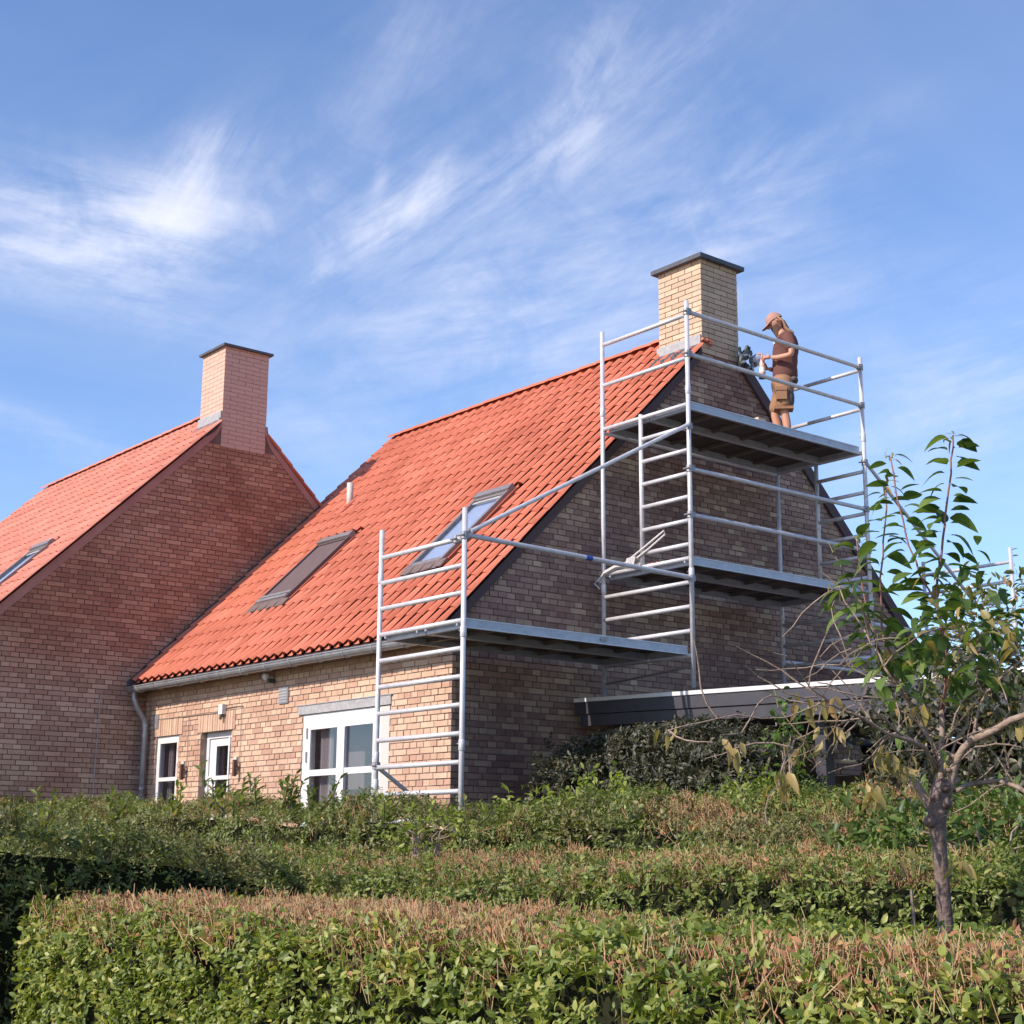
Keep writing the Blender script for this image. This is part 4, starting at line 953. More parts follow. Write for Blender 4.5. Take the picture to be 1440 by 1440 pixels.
# ================================================================== carport, fence
def carport():
    c = thing('carport', (-9.5, 11, -.65), 'flat roofed carport with black fascia boards and white roof edge', 'carport')
    x0, x1, y0, y1 = XG+.06, -6.6, 10.95, 15.6
    def zt(x): return 1.62+(x-x0)*(-.025)
    def bar(n, mt, a, b, ya, yb, t0, t1):
        return MB().hexa([(a, ya, zt(a)+t0), (b, ya, zt(b)+t0), (b, yb, zt(b)+t0), (a, yb, zt(a)+t0), (a, ya, zt(a)+t1), (b, ya, zt(b)+t1), (b, yb, zt(b)+t1), (a, yb, zt(a)+t1)]).build(n, mt, c)
    bar('roof', MT['dark'], x0+.05, x1-.05, y0+.05, y1, -.10, -.02)
    bar('roof_edge', MT['white'], x0, x1, y0-.03, y0+.06, -.035, .005)
    bar('fascia_board', MT['board_black'], x0, x1, y0-.015, y0+.02, -.165, -.037); bar('fascia_board', MT['board_black'], x0+.06, x1, y0+.004, y0+.035, -.29, -.172)
    bar('ceiling', MT['ply'], x0+.06, x1-.05, y0+.04, y1, -.15, -.12)
    MB().box(x1-.03, y0, zt(x1)-.29, x1, y1, zt(x1)-.0).build('fascia_board', MT['board_black'], c)
    for i in range(6):
        x = x0+.5+i*1.0; MB().box(x-.03, y0+.05, zt(x)-.30, x+.03, y1, zt(x)-.155).build('joist', MT['board_black'], c)
    for x, y in ((-9.15, 11.25), (-6.8, 11.2), (-9.6, 15.3), (-6.8, 15.4)): MB().box(x-.06, y-.06, -.9, x+.06, y+.06, zt(x)-.3).build('post', MT['board_black'], c)
    MB().box(x0+.3, 15.45, -.8, x1, 15.5, 1.35).build('back_wall', MT['board_black'], c)
    MB().tube([(-9.88, 13.0, 1.25), (-9.88, 13.0, -.7)], .035, 10).build('downpipe', MT['white'], c)
    f = thing('fence', (-10.2, 14.2, -.65), 'weathered horizontal board fence under the carport behind white pipe', 'fence')
    for k in range(7): MB().box(-11.9, 14.18, -.5+k*.2, -9.3, 14.21, -.315+k*.2).build('board', MT['wood'], f)
    for x in (-11.8, -10.6, -9.4): MB().box(x-.04, 14.211, -.7, x+.04, 14.29, .95).build('post', MT['wood'], f)
carport()

# ================================================================== vegetation
# leaf template: base, two left, two right, tip, folded along the midrib
LT = np.array([(0,0,0),(.32,.23,.05),(.70,.19,.05),(1,0,-.04),(.70,-.19,.05),(.32,-.23,.05),(.5,0,-.012)])
LF = np.array([(0,6,1,1),(1,6,2,2),(2,6,3,3),(3,6,4,4),(4,6,5,5),(5,6,0,0)])[:, :3]
def unit(v): return v/np.maximum(np.linalg.norm(v, axis=1, keepdims=True), 1e-9)
def leaves_mesh(name, pos, dirv, nrm, size, width, mt, droop=0.0):
    """pos (n,3), dirv, nrm, size (n), width (n)"""
    n = len(pos); x = unit(dirv); y = unit(np.cross(nrm, x)); z = np.cross(x, y)
    T = LT[None].repeat(n, 0).copy(); T[:, :, 2] -= droop*T[:, :, 0]**2
    V = pos[:, None]+size[:, None, None]*(T[:, :, 0:1]*x[:, None]+T[:, :, 1:2]*(width[:, None, None])*y[:, None]+T[:, :, 2:3]*z[:, None])
    F = (np.arange(n)[:, None, None]*7+LF[None]).reshape(-1, 3)
    return np_mesh(name, V.reshape(-1, 3), F, mt)
def twigs_mesh(name, a, b, r, mt):
    n = len(a); d = unit(b-a); s = unit(np.cross(d, rng.normal(size=(n, 3)))); t = np.cross(d, s)
    ang = np.array([0, 2.094, 4.189]); ring = np.cos(ang)[None, :, None]*s[:, None]+np.sin(ang)[None, :, None]*t[:, None]
    V = np.concatenate([a[:, None]+ring*r[:, None, None], b[:, None]+ring*r[:, None, None]*.7], 1)
    q = np.array([(0,1,4,3),(1,2,5,4),(2,0,3,5)])
    T = np.concatenate([q[:, [0, 1, 2]], q[:, [0, 2, 3]], [[3, 4, 5]]])
    F = (np.arange(n)[:, None, None]*6+T[None]).reshape(-1, 3)
    return np_mesh(name, V.reshape(-1, 3), F, mt)
def fbm(p, s, seed=0):
    return np.array([noise.fractal(Vector((q[0]*s+seed, q[1]*s-seed, q[2]*s+seed*.5)), 1.0, 2.0, 4) for q in p])
def hedge(name, label, cat, o, U, Vv, ulen, vlen, ztop, zbot, leaf, density, mt, leafsize=.045, lw=1.0, rough=.10, brown=None, top_shoots=0, twig_density=260, shoot_len=.09, group=None, own=0, round_r=.15, back=False, end0=True, droop=.15, seed=3):
    """o: world xy of the front left corner; U runs along the hedge, Vv points to the back. ztop(u,v)"""
    o = np.array(o, float); U = np.array(U, float); Vv = np.array(Vv, float)
    t = thing(name, (o[0]+U[0]*ulen/2, o[1]+U[1]*ulen/2, zbot), label, cat, group)
    def surf(n_):
        """random samples over front face, top and left end: position and outward normal"""
        zt0 = ztop(ulen*.5, 0); hf = zt0-zbot
        areas = [ulen*hf, ulen*vlen, vlen*hf if end0 else 0, ulen*hf*(.7 if back else 0)]
        k = rng.choice(4, n_, p=np.array(areas)/sum(areas)); u = rng.uniform(0, ulen, n_); v = rng.uniform(0, vlen, n_); h = rng.uniform(0, 1, n_)
        zt = np.array([ztop(a, b) for a, b in zip(u, v)])
        pu = np.where(k == 2, 0, u); pv = np.where(k == 0, 0, np.where(k == 3, vlen, v)); pz = np.where(k == 1, zt, zbot+(zt-zbot)*h)
        nu = np.where(k == 2, -1., 0.); nv = np.where(k == 0, -1., np.where(k == 3, 1., 0.)); nz = np.where(k == 1, 1., 0.)
        # round the top edges
        dt = zt-pz; R = round_r
        e = (k == 0) & (dt < R); pv = np.where(e, R-np.sqrt(np.maximum(R*R-(R-dt)**2, 0)), pv); nz = np.where(e, (R-dt)/R, nz)
        e = (k == 1) & (pv < R); pz = np.where(e, zt-(R-np.sqrt(np.maximum(R*R-(R-pv)**2, 0))), pz); nv = np.where(e, -(R-pv)/R, nv)
        e = (k == 2) & (dt < R); pu = np.where(e, R-np.sqrt(np.maximum(R*R-(R-dt)**2, 0)), pu); nz = np.where(e, (R-dt)/R, nz)
        if end0: e = (k == 1) & (pu < R); pz = np.where(e, zt-(R-np.sqrt(np.maximum(R*R-(R-pu)**2, 0))), pz); nu = np.where(e, -(R-pu)/R, nu)
        P = np.stack([o[0]+U[0]*pu+Vv[0]*pv, o[1]+U[1]*pu+Vv[1]*pv, pz], 1)
        Nn = unit(np.stack([U[0]*nu+Vv[0]*nv, U[1]*nu+Vv[1]*nv, nz], 1))
        return P, Nn, k, pu, pv, pz
    total = int(density*(ulen*(ztop(ulen/2, 0)-zbot)+ulen*vlen+(vlen*(ztop(0, 0)-zbot) if end0 else 0)))
    P, Nn, k, pu, pv, pz = surf(total)
    bump = fbm(P, 2.2, seed)*rough+fbm(P, 7, seed+5)*rough*.5
    P = P+Nn*bump[:, None]
    # keep only what could be seen
    w = P@np.array(fw); pxx = 720+F_PX*(P@np.array(rt))/np.maximum(w, .1); pyy = 720-F_PX*(P@np.array(up))/np.maximum(w, .1)
    keep = (w > .5) & (pxx > -330) & (pxx < 1800) & (pyy < 1640)
    P, Nn, k, bump, pz, pu, pv = P[keep], Nn[keep], k[keep], bump[keep], pz[keep], pu[keep], pv[keep]
    # gaps where the surface dips
    gap = fbm(P, 5.0, seed+9); gm = (gap > -.38) | (rng.uniform(size=len(gap)) < .35); P, Nn, k, bump, pu, pv = [q[gm] for q in (P, Nn, k, bump, pu, pv)]
    n = len(P)
    # shoots: each carries leaf pairs
    upv = np.array([0, 0, 1.]); sd = unit(Nn*.55+upv*.55+rng.normal(size=(n, 3))*.42)
    br = np.array([brown(a, b, kk) for a, b, kk in zip(pu, pv, k)]) if brown else np.zeros(n)
    br = np.clip(br+fbm(P, 1.0, seed+2)*1.3*(br > .01), 0, 1)
    isb = rng.uniform(size=n) < br
    L = shoot_len*rng.uniform(.6, 1.35, n)
    base = P-Nn*.03
    # leaves
    G = ~isb; m = G.sum(); cnt = leaf
    pos = []; dv = []; nm = []; sz = []; wd = []
    for j in range(cnt):
        f = (j//2+.6)/max(cnt/2, 1); ph = (j % 2)*pi+(j//2)*1.57
        a = unit(np.cross(sd[G], rng.normal(size=(m, 3)))); b2 = np.cross(sd[G], a)
        if j % 2: a = -lasta+.35*a
        lasta = a
        d = unit(sd[G]*rng.uniform(.25, .8, (m, 1))+a*rng.uniform(.5, 1., (m, 1)))
        nn = unit(np.cross(np.cross(d, sd[G]), d)+rng.normal(size=(m, 3))*.25)
        pos.append(base[G]+sd[G]*(L[G]*min(f, 1.05))[:, None]); dv.append(d); nm.append(nn); sz.append(leafsize*rng.uniform(.4, 1.35, m)*(1.05-.35*f)); wd.append(rng.uniform(.85, 1.15, m)*lw)
    pos, dv, nm, sz, wd = map(np.concatenate, (pos, dv, nm, sz, wd))
    off = np.array(W(t))
    if own:      # the leaves that show largest become objects
        w = pos@np.array(fw); x = 720+F_PX*(pos@np.array(rt))/w; y = 720-F_PX*(pos@np.array(up))/w
        sc = sz/w; sc[(x < 10) | (x > 1430) | (y > 1430) | (y < 1290)] = 0
        # facing the camera
        sc *= np.abs((nm*unit(pos)).sum(1))
        idx = np.argsort(-sc)[:own]; mask = np.ones(len(pos), bool); mask[idx] = False
        lm = [MB().add([tuple(np.array(q)*np.array((1, 1+.15*s, 1))) for q in LT], [tuple(q) for q in LF]).mesh('leaf', mt) for s in (-1, 0, 1)]
        for i in idx:
            X = Vector(dv[i]).normalized(); Y = Vector(nm[i]).cross(X).normalized(); Z = X.cross(Y)
            ob = link('leaf', lm[i % 3], t, Vector(pos[i])); s = float(sz[i])
            ob.rotation_euler = Matrix(((X.x, Y.x, Z.x), (X.y, Y.y, Z.y), (X.z, Y.z, Z.z))).to_euler(); ob.scale = (s, s, s)
        pos, dv, nm, sz, wd = pos[mask], dv[mask], nm[mask], sz[mask], wd[mask]
    link('foliage', leaves_mesh('foliage', pos-off, dv, nm, sz, wd, mt, droop), t, kind='stuff')
    # twigs: stems of some shoots plus the clipped brown ones
    g2 = np.where(G)[0][::4]; bidx = np.where(isb)[0]
    reps = 3 if len(bidx) else 0
    A = [base[g2]-sd[g2]*.02]; B = [base[g2]+sd[g2]*L[g2][:, None]*.9]; nst = len(g2)
    for _ in range(reps):
        j = P[bidx]+rng.normal(size=(len(bidx), 3))*.02; d = unit(Nn[bidx]*.5+upv*.6+rng.normal(size=(len(bidx), 3))*.38)
        A.append(j-d*.06); B.append(j+d*(.012+.03*rng.uniform(size=(len(bidx), 1))))
    A = np.concatenate(A)-off; B = np.concatenate(B)-off
    link('stems', twigs_mesh('stems', A[:nst], B[:nst], rng.uniform(.0012, .0022, nst), MT['stem']), t, kind='stuff')
    if len(A) > nst: link('twigs', twigs_mesh('twigs', A[nst:], B[nst:], rng.uniform(.0014, .0028, len(A)-nst), MT['twig']), t, kind='stuff')
    if len(bidx):   # withered leaves among the clipped twigs
        k2 = np.repeat(bidx, 2); nn_ = len(k2)
        d = unit(rng.normal(size=(nn_, 3))+upv*.3)
        link('withered_leaves', leaves_mesh('withered_leaves', P[k2]+rng.normal(size=(nn_, 3))*.02-off, d, unit(rng.normal(size=(nn_, 3))), leafsize*rng.uniform(.5, .9, nn_), np.full(nn_, .9), MT['leaf_wither'], .3), t, kind='stuff')
    # dark inner branches: a core that keeps the hedge from being see-through
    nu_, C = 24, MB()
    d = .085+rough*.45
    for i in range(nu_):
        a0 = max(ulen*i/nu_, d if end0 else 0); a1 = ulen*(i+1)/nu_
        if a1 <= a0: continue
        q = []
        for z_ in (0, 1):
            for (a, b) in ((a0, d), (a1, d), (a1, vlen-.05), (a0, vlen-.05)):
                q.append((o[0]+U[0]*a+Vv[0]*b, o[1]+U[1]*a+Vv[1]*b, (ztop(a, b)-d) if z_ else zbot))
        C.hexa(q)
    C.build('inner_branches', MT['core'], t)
    return t
MT['leaf_wither'] = leaf_mat('withered leaf', [(0, (.22, .10, .05)), (.5, (.40, .19, .09)), (.8, (.46, .26, .13)), (1, (.26, .25, .08))], trans=.2, rough=.8)
def lerp(pts, x):
    return float(np.interp(x, [p[0] for p in pts], [p[1] for p in pts]))
# front hedge, nearest
hedge('hedge', 'front privet hedge nearest the camera, bright green face and clipped brown top', 'hedge', (-7.78, 3.15), (1, 0), (0, 1), 9.5, 1.4,
      lambda u, v: -.275-.01*v+.012*sin(u*5), -1.25, 6, 900, MT['leaf_front'], .043, 1.05, .05, brown=lambda u, v, k: (((.85 if u < 4 else .34) if v > (.10 if u < 4 else .22) else .25) if k == 1 else .0), own=300, round_r=.2, shoot_len=.075)
# second hedge
hedge('hedge', 'second hedge behind the front one, dark shaded face and brown clipped top', 'hedge', (-12.2, 5.4), (1, 0), (0, 1), 14.5, 1.4,
      lambda u, v: lerp([(0, -.20), (2, -.24), (5.2, -.20), (7.2, -.05), (14.5, -.03)], u)+lerp([(0, .16), (5.2, .13), (7.2, .02)], u)*v, -1.2, 6, 620, MT['leaf_mid'], .042, .9, .08, brown=lambda u, v, k: ((.28 if u > 7.5 else .55) if k == 1 and v > .08 else .0), round_r=.15, end0=False, seed=23, shoot_len=.075)
# back hedge along the houses
hedge('hedge', 'long back hedge in front of the house windows, dark green with young shoots', 'hedge', (-20.5, 7.0), (1, 0), (0, 1), 20.5, 1.0,
      lambda u, v: lerp([(0, .50), (7.5, .38), (10, .29), (12, .27), (13.7, .22), (15.5, .16), (20.5, .12)], u)+.06*sin(u*2.1)+.04*sin(u*5.3+1), -.9, 6, 560, MT['leaf_back'], .046, .85, .12, brown=lambda u, v, k: (.12 if k == 1 else .0), round_r=.2, end0=False, seed=41)
# side hedge on the left, running away from the camera
hedge('hedge', 'side hedge at the left edge running back towards the house, face in shade', 'hedge', (-8.75, 1.6), (0, 1), (-1, 0), 5.0, 1.3,
      lambda u, v: lerp([(0, .24), (1.8, .16), (2.8, .06), (5.0, -.42)], u)+.03*sin(u*2.3), -1.4, 6, 620, MT['leaf_back'], .046, .85, .14, brown=lambda u, v, k: .0, round_r=.25, end0=False, seed=57)
# low shrubs between second hedge and carport
hedge('shrub', 'low mixed shrubs with a brown clipped patch in front of the carport shrub', 'shrub', (-9.4, 8.0), (1, 0), (0, 1), 9.4, 1.5,
      lambda u, v: lerp([(0, .22), (1.5, .36), (3.5, .34), (5, .28), (9, .24)], u)+.05*v+.05*sin(u*3.1), -.8, 6, 520, MT['leaf_mid'], .045, .9, .14, brown=lambda u, v, k: (.55 if 1.6 < u < 3.4 and k == 1 else .0), round_r=.3, seed=71)
# dark evergreen under the carport edge
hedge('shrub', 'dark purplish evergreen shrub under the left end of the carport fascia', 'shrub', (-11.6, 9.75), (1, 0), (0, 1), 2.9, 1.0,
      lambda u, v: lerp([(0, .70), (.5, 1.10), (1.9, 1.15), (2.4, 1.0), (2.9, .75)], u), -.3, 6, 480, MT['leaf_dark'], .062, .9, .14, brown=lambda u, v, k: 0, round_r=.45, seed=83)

def bush(name, label, c, r, n, mt, size, lw=.9, stems=10, cat='shrub', group=None, droop=.2, hollow=.45):
    """loose bush: stems from the ground and leaf shoots spread through its volume"""
    c = Vector(c); t = thing(name, (c.x, c.y, c.z-r[2]), label, cat, group); off = np.array(W(t))
    q = unit(rng.normal(size=(n, 3)))*(rng.uniform(hollow, 1, (n, 1))**.6); q = q*(1+.28*fbm(q*1.0, 1.7, c.x)[:, None])
    P = np.array(c)+q*np.array(r)
    d = unit(q*.7+np.array([0, 0, .4])+rng.normal(size=(n, 3))*.5); k = 5
    pos = np.repeat(P, k, 0)+np.repeat(d, k, 0)*np.tile(np.arange(k)*size*.55, n)[:, None]
    dv = unit(np.repeat(d, k, 0)*.5+rng.normal(size=(n*k, 3))*.8); nm = unit(np.array([0, 0, 1.])+rng.normal(size=(n*k, 3))*.6)
    link('foliage', leaves_mesh('foliage', pos-off, dv, nm, size*rng.uniform(.45, 1.3, n*k), np.full(n*k, lw), mt, droop), t, kind='stuff')
    m = MB()
    for i in range(stems):
        a = random.uniform(0, 2*pi); e = c+Vector((cos(a)*r[0]*.6, sin(a)*r[1]*.6, random.uniform(-.1, .8)*r[2]))
        m.tube([Vector((c.x+cos(a)*.08, c.y+sin(a)*.08, c.z-r[2]*1.05)), (c+e)/2+Vector((0, 0, -.2*r[2])), e], [.007, .006, .003], 5)
    m.build('stems', MT['twigbark'], t)
    return t
bush('bush', 'lime green leafy bush left of the dark evergreen shrub', at(740, 1132, 11.6)+Vector((0, 0, -.22)), (.5, .3, .26), 150, MT['leaf_lime'], .062)
bush('bush', 'lime green bush directly below the dark evergreen shrub', at(840, 1108, 11.3)+Vector((0, 0, -.2)), (.45, .3, .28), 170, MT['leaf_lime'], .06)
bush('bush', 'small pale green bush in front of the scaffold foot', at(600, 1146, 9.7)+Vector((0, 0, -.12)), (.4, .2, .13), 60, MT['leaf_lime'], .05)
bush('bush', 'bright green shoots below the carport near the hanging red leaf', at(1075, 1112, 11.2)+Vector((0, 0, -.15)), (.45, .3, .26), 130, MT['leaf_lime'], .055)
bush('bush', 'tall narrow green shoot rising in front of the carport opening', at(1105, 1050, 11.0)+Vector((0, 0, -.1)), (.12, .12, .38), 60, MT['leaf_tree'], .06)
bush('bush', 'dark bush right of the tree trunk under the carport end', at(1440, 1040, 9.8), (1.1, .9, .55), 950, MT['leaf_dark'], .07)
bush('bush', 'olive and yellow leafed bush at the right edge of the view', at(1462, 935, 10.6), (.66, .6, .52), 560, MT['leaf_olive'], .075)
bush('bush', 'green bush right of the trunk behind the second hedge', at(1390, 1180, 8.0), (.9, .4, .20), 420, MT['leaf_green'], .06)
def sprouts():
    labs = ['leafy shoots above the back hedge at the far left edge', 'short leafy shoots right beside the far left hedge shoots', 'short shoots in front of the narrow white window', 'tall shoot in front of the left jamb of the recessed window', 'leafy shoot in front of the recessed window panes', 'reddish shoots between recessed window and double door', 'upright shoots just left of the white double door', 'leafy shoots touching the left frame of the double door', 'green shoots at the foot of the inner scaffold upright', 'shoots below the sill of the recessed window', 'lone shoots in front of the reddish gable, left of the downpipe', 'green shoots right of the outer scaffold upright foot']
    spots = [(30, 1128, 9.4, .30), (60, 1135, 9.3, .22), (250, 1122, 9.7, .22), (305, 1098, 9.6, .34), (330, 1115, 9.6, .26), (395, 1112, 9.7, .22), (420, 1105, 9.6, .30), (440, 1110, 9.7, .26), (540, 1135, 9.6, .25), (365, 1112, 9.6, .24), (150, 1130, 9.4, .2), (660, 1140, 9.9, .2)]
    for (x, y, d, h), lb in zip(spots, labs):
        p = at(x, y, d); t = thing('hedge_shoot', p-Vector((0, 0, h*.9)), lb, 'shoot', 'young shoots rising above the back hedge')
        ms = MB(); pos = []; dv = []; nm = []
        for k in range(3):
            a = Vector((random.uniform(-.12, .12), random.uniform(-.08, .08), 0)); e = p+a*1.5+Vector((0, 0, random.uniform(-.05, .10)))
            b0 = p+a*.5-Vector((0, 0, h*.5)); ms.tube([b0, (b0+e)/2+a*.2, e], [.006, .005, .003], 4)
            for j in range(11):
                f = j/10; q = b0.lerp(e, f); s = -1 if j % 2 else 1
                pos.append(q); dd = Vector((s*random.uniform(.4, 1), random.uniform(-.7, .7), .75)); dv.append(dd); nm.append(Vector((-s*.6, random.uniform(-.4, .4), .7)))
        ms.build('stem', MT['stem'], t, kind='stuff'); n = len(pos)
        link('foliage', leaves_mesh('foliage', np.array(pos)-np.array(W(t)), np.array(dv), np.array(nm), rng.uniform(.05, .085, n), np.full(n, .65), MT['leaf_back'] if random.random() < .6 else MT['leaf_front'], .2), t, kind='stuff')
sprouts()

# ------------------------------------------------------------------ the small cherry tree
def cherry():
    D = 6.1
    base = at(1330, 1312, D); root = Vector((base.x, base.y, -1.6))
    t = thing('cherry_tree', root, 'small pruned cherry tree with bare trunk behind the front hedge', 'tree')
    def pth(l): return [at(x, y, d) for x, y, d in l]
    tr = MB().tube([root]+pth([(1331, 1340, D), (1329, 1290, D), (1325, 1240, D), (1321, 1190, D), (1318, 1155, D), (1319, 1130, D), (1322, 1112, D), (1324, 1095, D)]),
                   [.034, .031, .0285, .027, .027, .033, .042, .037, .024], 14).build('trunk', MT['bark'], t, smooth=True)
    kn = MB()
    for (x, y, r) in ((1309, 1155, .028), (1330, 1130, .026), (1317, 1122, .028), (1328, 1108, .026)):
        V, F = ellipsoid(at(x, y, D-.02), r, r, r*.9, (1, 0, 0), 10, 8); kn.add(V, F)
    kn.build('knot', MT['bark'], tr, smooth=True)
    for z in range(9):
        pass
    BR = [ # (points (x,y,depth)), radii start,end, kind
        ([(1312, 1140, D), (1300, 1122, D), (1283, 1098, D-.03)], .034, .022),                                           # stub left
        ([(1330, 1120, D), (1337, 1100, D), (1346, 1068, D), (1366, 1041, D-.05), (1404, 1024, D-.1), (1442, 1006, D-.15), (1500, 985, D-.2)], .034, .016),
        ([(1325, 1105, D), (1323, 1058, D), (1324, 1001, D), (1329, 967, D+.05), (1359, 933, D+.1), (1395, 900, D+.15)], .022, .009),
        ([(1365, 1042, D), (1372, 1015, D), (1377, 993, D), (1400, 960, D), (1425, 938, D), (1450, 915, D)], .012, .006),
        ([(1318, 1085, D), (1302, 1052, D-.1), (1248, 1032, D-.25), (1210, 1008, D-.35), (1177, 995, D-.4), (1137, 967, D-.5)], .017, .004),
        ([(1322, 1080, D), (1300, 1052, D-.1), (1262, 1030, D-.2), (1230, 1002, D-.3), (1222, 985, D-.35)], .014, .005),
        ([(1324, 1070, D), (1305, 1035, D), (1292, 1010, D), (1279, 990, D-.05), (1262, 962, D-.1), (1243, 938, D-.15)], .015, .006),
        ([(1332, 1075, D), (1345, 1040, D+.05), (1362, 1018, D+.1), (1362, 995, D+.1)], .010, .004),
        ([(1345, 1112, D), (1370, 1102, D+.1), (1405, 1098, D+.1), (1430, 1106, D), (1460, 1125, D)], .018, .012),
        ([(1177, 995, D-.4), (1160, 985, D-.45), (1135, 997, D-.5), (1105, 1009, D-.5), (1035, 1005, D-.6), (985, 1016, D-.65), (940, 1027, D-.7)], .006, .003),
        ([(1200, 1000, D-.35), (1160, 990, D-.4), (1110, 985, D-.4), (1085, 978, D-.45), (1066, 990, D-.5), (1043, 1030, D-.55)], .006, .003),
        ([(1195, 1012, D-.3), (1150, 1025, D-.4), (1118, 1040, D-.45), (1105, 1065, D-.45), (1095, 1095, D-.45)], .006, .003),
        ([(1210, 1010, D-.3), (1190, 1030, D-.35), (1168, 1050, D-.35), (1162, 1065, D-.35), (1140, 1085, D-.35)], .006, .003),
        ([(1137, 967, D-.5), (1150, 980, D-.5)], .004, .003),
        ([(1150, 960, D-.45), (1175, 965, D-.4), (1200, 985, D-.35), (1222, 985, D-.35)], .004, .004),
        ([(1262, 962, D-.1), (1240, 950, D-.1), (1200, 938, D-.15), (1160, 935, D-.2), (1155, 942, D-.2)], .005, .003),
        ([(1243, 938, D-.15), (1225, 905, D-.1), (1200, 862, D-.05), (1180, 825, D)], .008, .004),
        ([(1240, 930, D), (1230, 895, D+.05), (1219, 856, D+.1), (1210, 800, D+.1), (1205, 760, D+.1)], .010, .004),
        ([(1279, 990, D), (1262, 940, D+.05), (1243, 900, D+.05), (1240, 858, D+.05), (1242, 781, D), (1244, 743, D), (1245, 685, D)], .011, .004),
        ([(1322, 1000, D), (1330, 960, D-.05), (1328, 900, D-.1), (1318, 850, D-.1), (1293, 808, D-.1), (1278, 768, D-.1), (1270, 731, D-.1), (1260, 693, D-.1), (1252, 643, D-.1)], .012, .004),
        ([(1326, 1000, D), (1330, 934, D-.05), (1322, 870, D-.1), (1318, 812, D-.1), (1326, 756, D-.12), (1329, 727, D-.12), (1334, 689, D-.14), (1337, 647, D-.14), (1340, 612, D-.14)], .014, .004),
        ([(1228, 1024, D-.2), (1215, 990, D-.2), (1170, 1060, D-.25)], .004, .003),
        ([(1404, 1024, D-.1), (1420, 1000, D-.1), (1405, 955, D), (1400, 930, D)], .006, .003),
        ([(1346, 1075, D), (1372, 1050, D-.1), (1400, 1046, D-.1), (1440, 1052, D-.1)], .007, .004),
        ([(1319, 1075, D), (1310, 1040, D-.1), (1290, 1015, D-.15), (1268, 1000, D-.2)], .009, .004),
        ([(1325, 1060, D), (1340, 1020, D-.05), (1352, 990, D-.05)], .008, .004)]
    shoots = []
    for l, ra, rb in BR:
        p = pth(l); q = [p[0]]
        for i in range(len(p)-1):           # add small kinks
            mid = (p[i]+p[i+1])/2+Vector((random.uniform(-1, 1), random.uniform(-1, 1), random.uniform(-1, 1)))*min(.018, (p[i+1]-p[i]).length*.06); q += [mid, p[i+1]]
        k = len(q); ra *= (.56 if l[-1][1] > 800 else .42); rb *= .75 if rb > .004 else .8; rr = [ra+(rb-ra)*i/(k-1) for i in range(k)]
        m = MB().tube(q, rr, 8 if ra > .012 else 6)
        # spurs
        for i in range(1, k-1):
            if ra < .022 and random.random() < .75:
                d = Vector((random.uniform(-1, 1), random.uniform(-1, 1), random.uniform(-.3, 1))).normalized(); m.tube([q[i], q[i]+d*rr[i]*2.4], [rr[i]*.8, rr[i]*.4], 5)
        m.build('branch', MT['green_shoot'] if l[-1][1] < 800 else MT['twigbark'], t, smooth=True); shoots.append(q)
    # bare fine twigs
    for i in range(46):
        q = random.choice(shoots[4:18]); a = random.choice(q); d = Vector((random.uniform(-1, .6), random.uniform(-1, .2), random.uniform(-.5, .8))).normalized(); pts = [a]
        for j in range(5): d = (d+Vector((random.uniform(-.4, .4), random.uniform(-.4, .4), random.uniform(-.35, .35)))).normalized(); pts.append(pts[-1]+d*.065)
        MB().tube(pts, [.0035, .003, .003, .0025, .002, .0015], 4).build('twig', MT['twigbark'], t)
    # leaves: drooping, toothed ovate, each one an object
    def leaf_mesh(mt, bend, wid, fold=.12):
        V = []; F = []; n = 7
        for i in range(n):
            s = i/(n-1); w = wid*sin(pi*min(s*.93+.05, 1))**.8*(1-.25*s) if 0 < i < n-1 else .004
            zz = -bend*s*s; xx = s*(1-.22*bend*s)
            V += [(xx, w, zz+fold*w*2), (xx, 0, zz), (xx, -w, zz+fold*w*2)]
        F = []
        for i in range(n-1): b = 3*i; F += [(b, b+1, b+4, b+3), (b+1, b+2, b+5, b+4)]
        V += [(-.28, 0, .10)]; F += [(0, 1, len(V)-1), (1, 2, len(V)-1)]
        me = MB().add(V, F).mesh('leaf', mt, smooth=True); return me
    ML = {k: [leaf_mesh(MT[k], b, w, fo) for b, w, fo in (((.25, .34, .12), (.5, .35, .12), (.85, .30, .12)) if k == 'leaf_tree' else ((.5, .115, .2), (.9, .12, .25), (1.3, .105, .2)))] for k in ('leaf_tree', 'leaf_autumn', 'leaf_red')}
    cnt = [0]; extra = []
    def put(p, d, size, kind='leaf_tree', j=None):
        cnt[0] += 1
        if cnt[0] > 300: extra.append((p, d.normalized(), size, kind)); return
        X = d.normalized(); upz = Vector((random.uniform(-.5, .5), random.uniform(-.5, .5), 1)); Y = upz.cross(X).normalized(); Z = X.cross(Y)
        o = link('leaf', ML[kind][random.randrange(3) if j is None else j], t, p+X*size*.25)
        o.rotation_euler = Matrix(((X.x, Y.x, Z.x), (X.y, Y.y, Z.y), (X.z, Y.z, Z.z))).to_euler(); o.scale = (size,)*3
    R_ = Vector(rt)
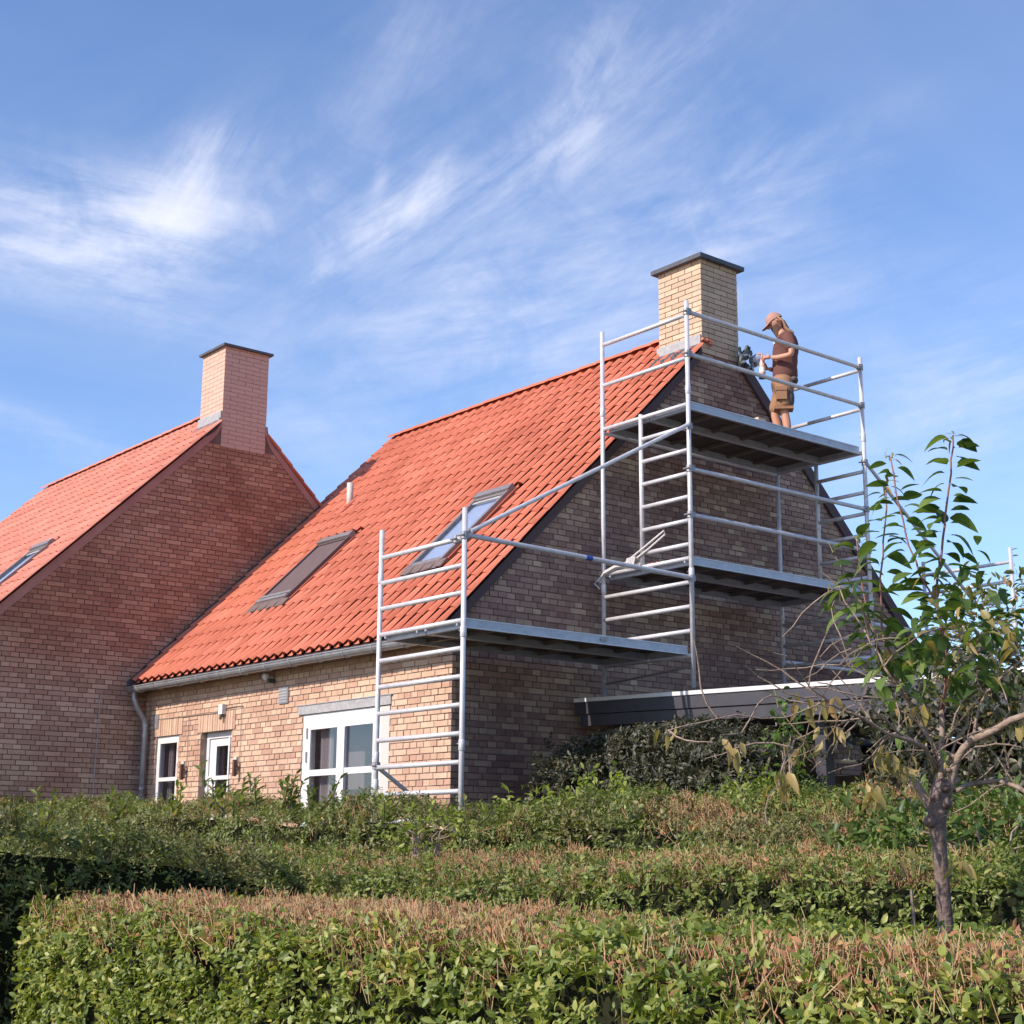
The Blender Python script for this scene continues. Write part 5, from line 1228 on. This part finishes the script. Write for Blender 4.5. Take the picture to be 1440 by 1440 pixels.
    # upright shoots: alternate leaves arching out left and right
    for q, n, lo in ((shoots[20], 44, .25), (shoots[19], 34, .3), (shoots[18], 26, .3), (shoots[17], 16, .35), (shoots[16], 12, .3)):
        for i in range(n):
            f = lo+(1-lo)*i/(n-1); k = f*(len(q)-1); a = q[int(min(k, len(q)-2))].lerp(q[int(min(k, len(q)-2))+1], k-int(min(k, len(q)-2)))
            s = 1 if i % 2 else -1
            d = R_*s*random.uniform(.5, 1)+Vector((random.uniform(-.5, .5), random.uniform(-.5, .5), random.uniform(-.05, .35)))
            put(a, d, random.uniform(.085, .12)*(1.1-.3*f))
        for _ in range(7): put(q[-1]+Vector((random.uniform(-.015, .015), random.uniform(-.015, .015), random.uniform(-.03, .01))), Vector((random.uniform(-1, 1), random.uniform(-1, 1), random.uniform(.1, .9))), random.uniform(.04, .06), 'leaf_autumn')
    # dense part where the shoots leave the crown
    for x, y, rx, ry, n in ((1330, 880, 45, 60, 26), (1290, 930, 60, 40, 26), (1240, 915, 45, 35, 14), (1340, 950, 60, 40, 14), (1185, 830, 30, 25, 7), (1400, 860, 35, 50, 16), (1300, 980, 70, 40, 10), (1365, 790, 25, 40, 8), (1250, 930, 60, 30, 26), (1400, 930, 50, 50, 20), (1300, 905, 60, 40, 36), (1330, 840, 40, 55, 40), (1410, 880, 40, 50, 26), (1290, 1060, 60, 40, 8)):
        for _ in range(n):
            p = at(x+random.gauss(0, rx*.55), y+random.gauss(0, ry*.55), D+random.uniform(-.3, .3))
            put(p, Vector((random.uniform(-1, 1), random.uniform(-1, 1), random.uniform(-.5, .3))), random.uniform(.055, .09), 'leaf_tree' if random.random() < .85 else 'leaf_autumn')
    # hanging yellow leaves at the ends of the low branches
    for x, y, n, d in ((1100, 1095, 9, D-.45), (1030, 1050, 3, D-.55), (1230, 1105, 7, D-.35), (1245, 1055, 7, D-.25), (1270, 1070, 7, D-.2), (1165, 1030, 4, D-.4), (940, 1024, 2, D-.7), (1120, 1045, 4, D-.45), (1130, 985, 4, D-.45), (1425, 1020, 4, D-.1), (1275, 1205, 4, D-.2), (1345, 1220, 3, D-.1), (1290, 1000, 4, D), (1165, 985, 3, D-.4)):
        for _ in range(int(n*1.7)):
            p = at(x+random.uniform(-14, 14), y+random.uniform(-12, 12), d+random.uniform(-.1, .1))
            put(p, Vector((random.uniform(-1, 1), random.uniform(-.7, .7), random.uniform(-1.3, -.3))), random.uniform(.05, .085), 'leaf_autumn', None)
    put(at(1096, 1088, D-.5), Vector((.1, .1, -1)), .085, 'leaf_red', 0); put(at(948, 1020, D-.7), Vector((-.6, -.4, -.4)), .10, 'leaf_red', 1)
    for kind in ('leaf_tree', 'leaf_autumn', 'leaf_green'):
        e = [q for q in extra if q[3] == kind]
        if e: link('foliage', leaves_mesh('foliage', np.array([tuple(q[0]) for q in e])-np.array(W(t)), np.array([tuple(q[1]) for q in e]), unit(np.array([0, 0, 1.])+rng.normal(size=(len(e), 3))*.5), np.array([q[2] for q in e]), np.full(len(e), .85), MT[kind], .6), t, kind='stuff')
    # dry stalks standing in the hedge gap beside the trunk
    s = thing('dry_stalk', at(1287, 1300, D)-Vector((0, 0, .2)), 'thin dry stalk standing left of the tree trunk', 'stalk')
    MB().tube([at(1289, 1330, D), at(1285, 1290, D), at(1281, 1250, D)], .006, 6).build('stalk', MT['twigbark'], s)
cherry()
print('objects', len(bpy.data.objects))
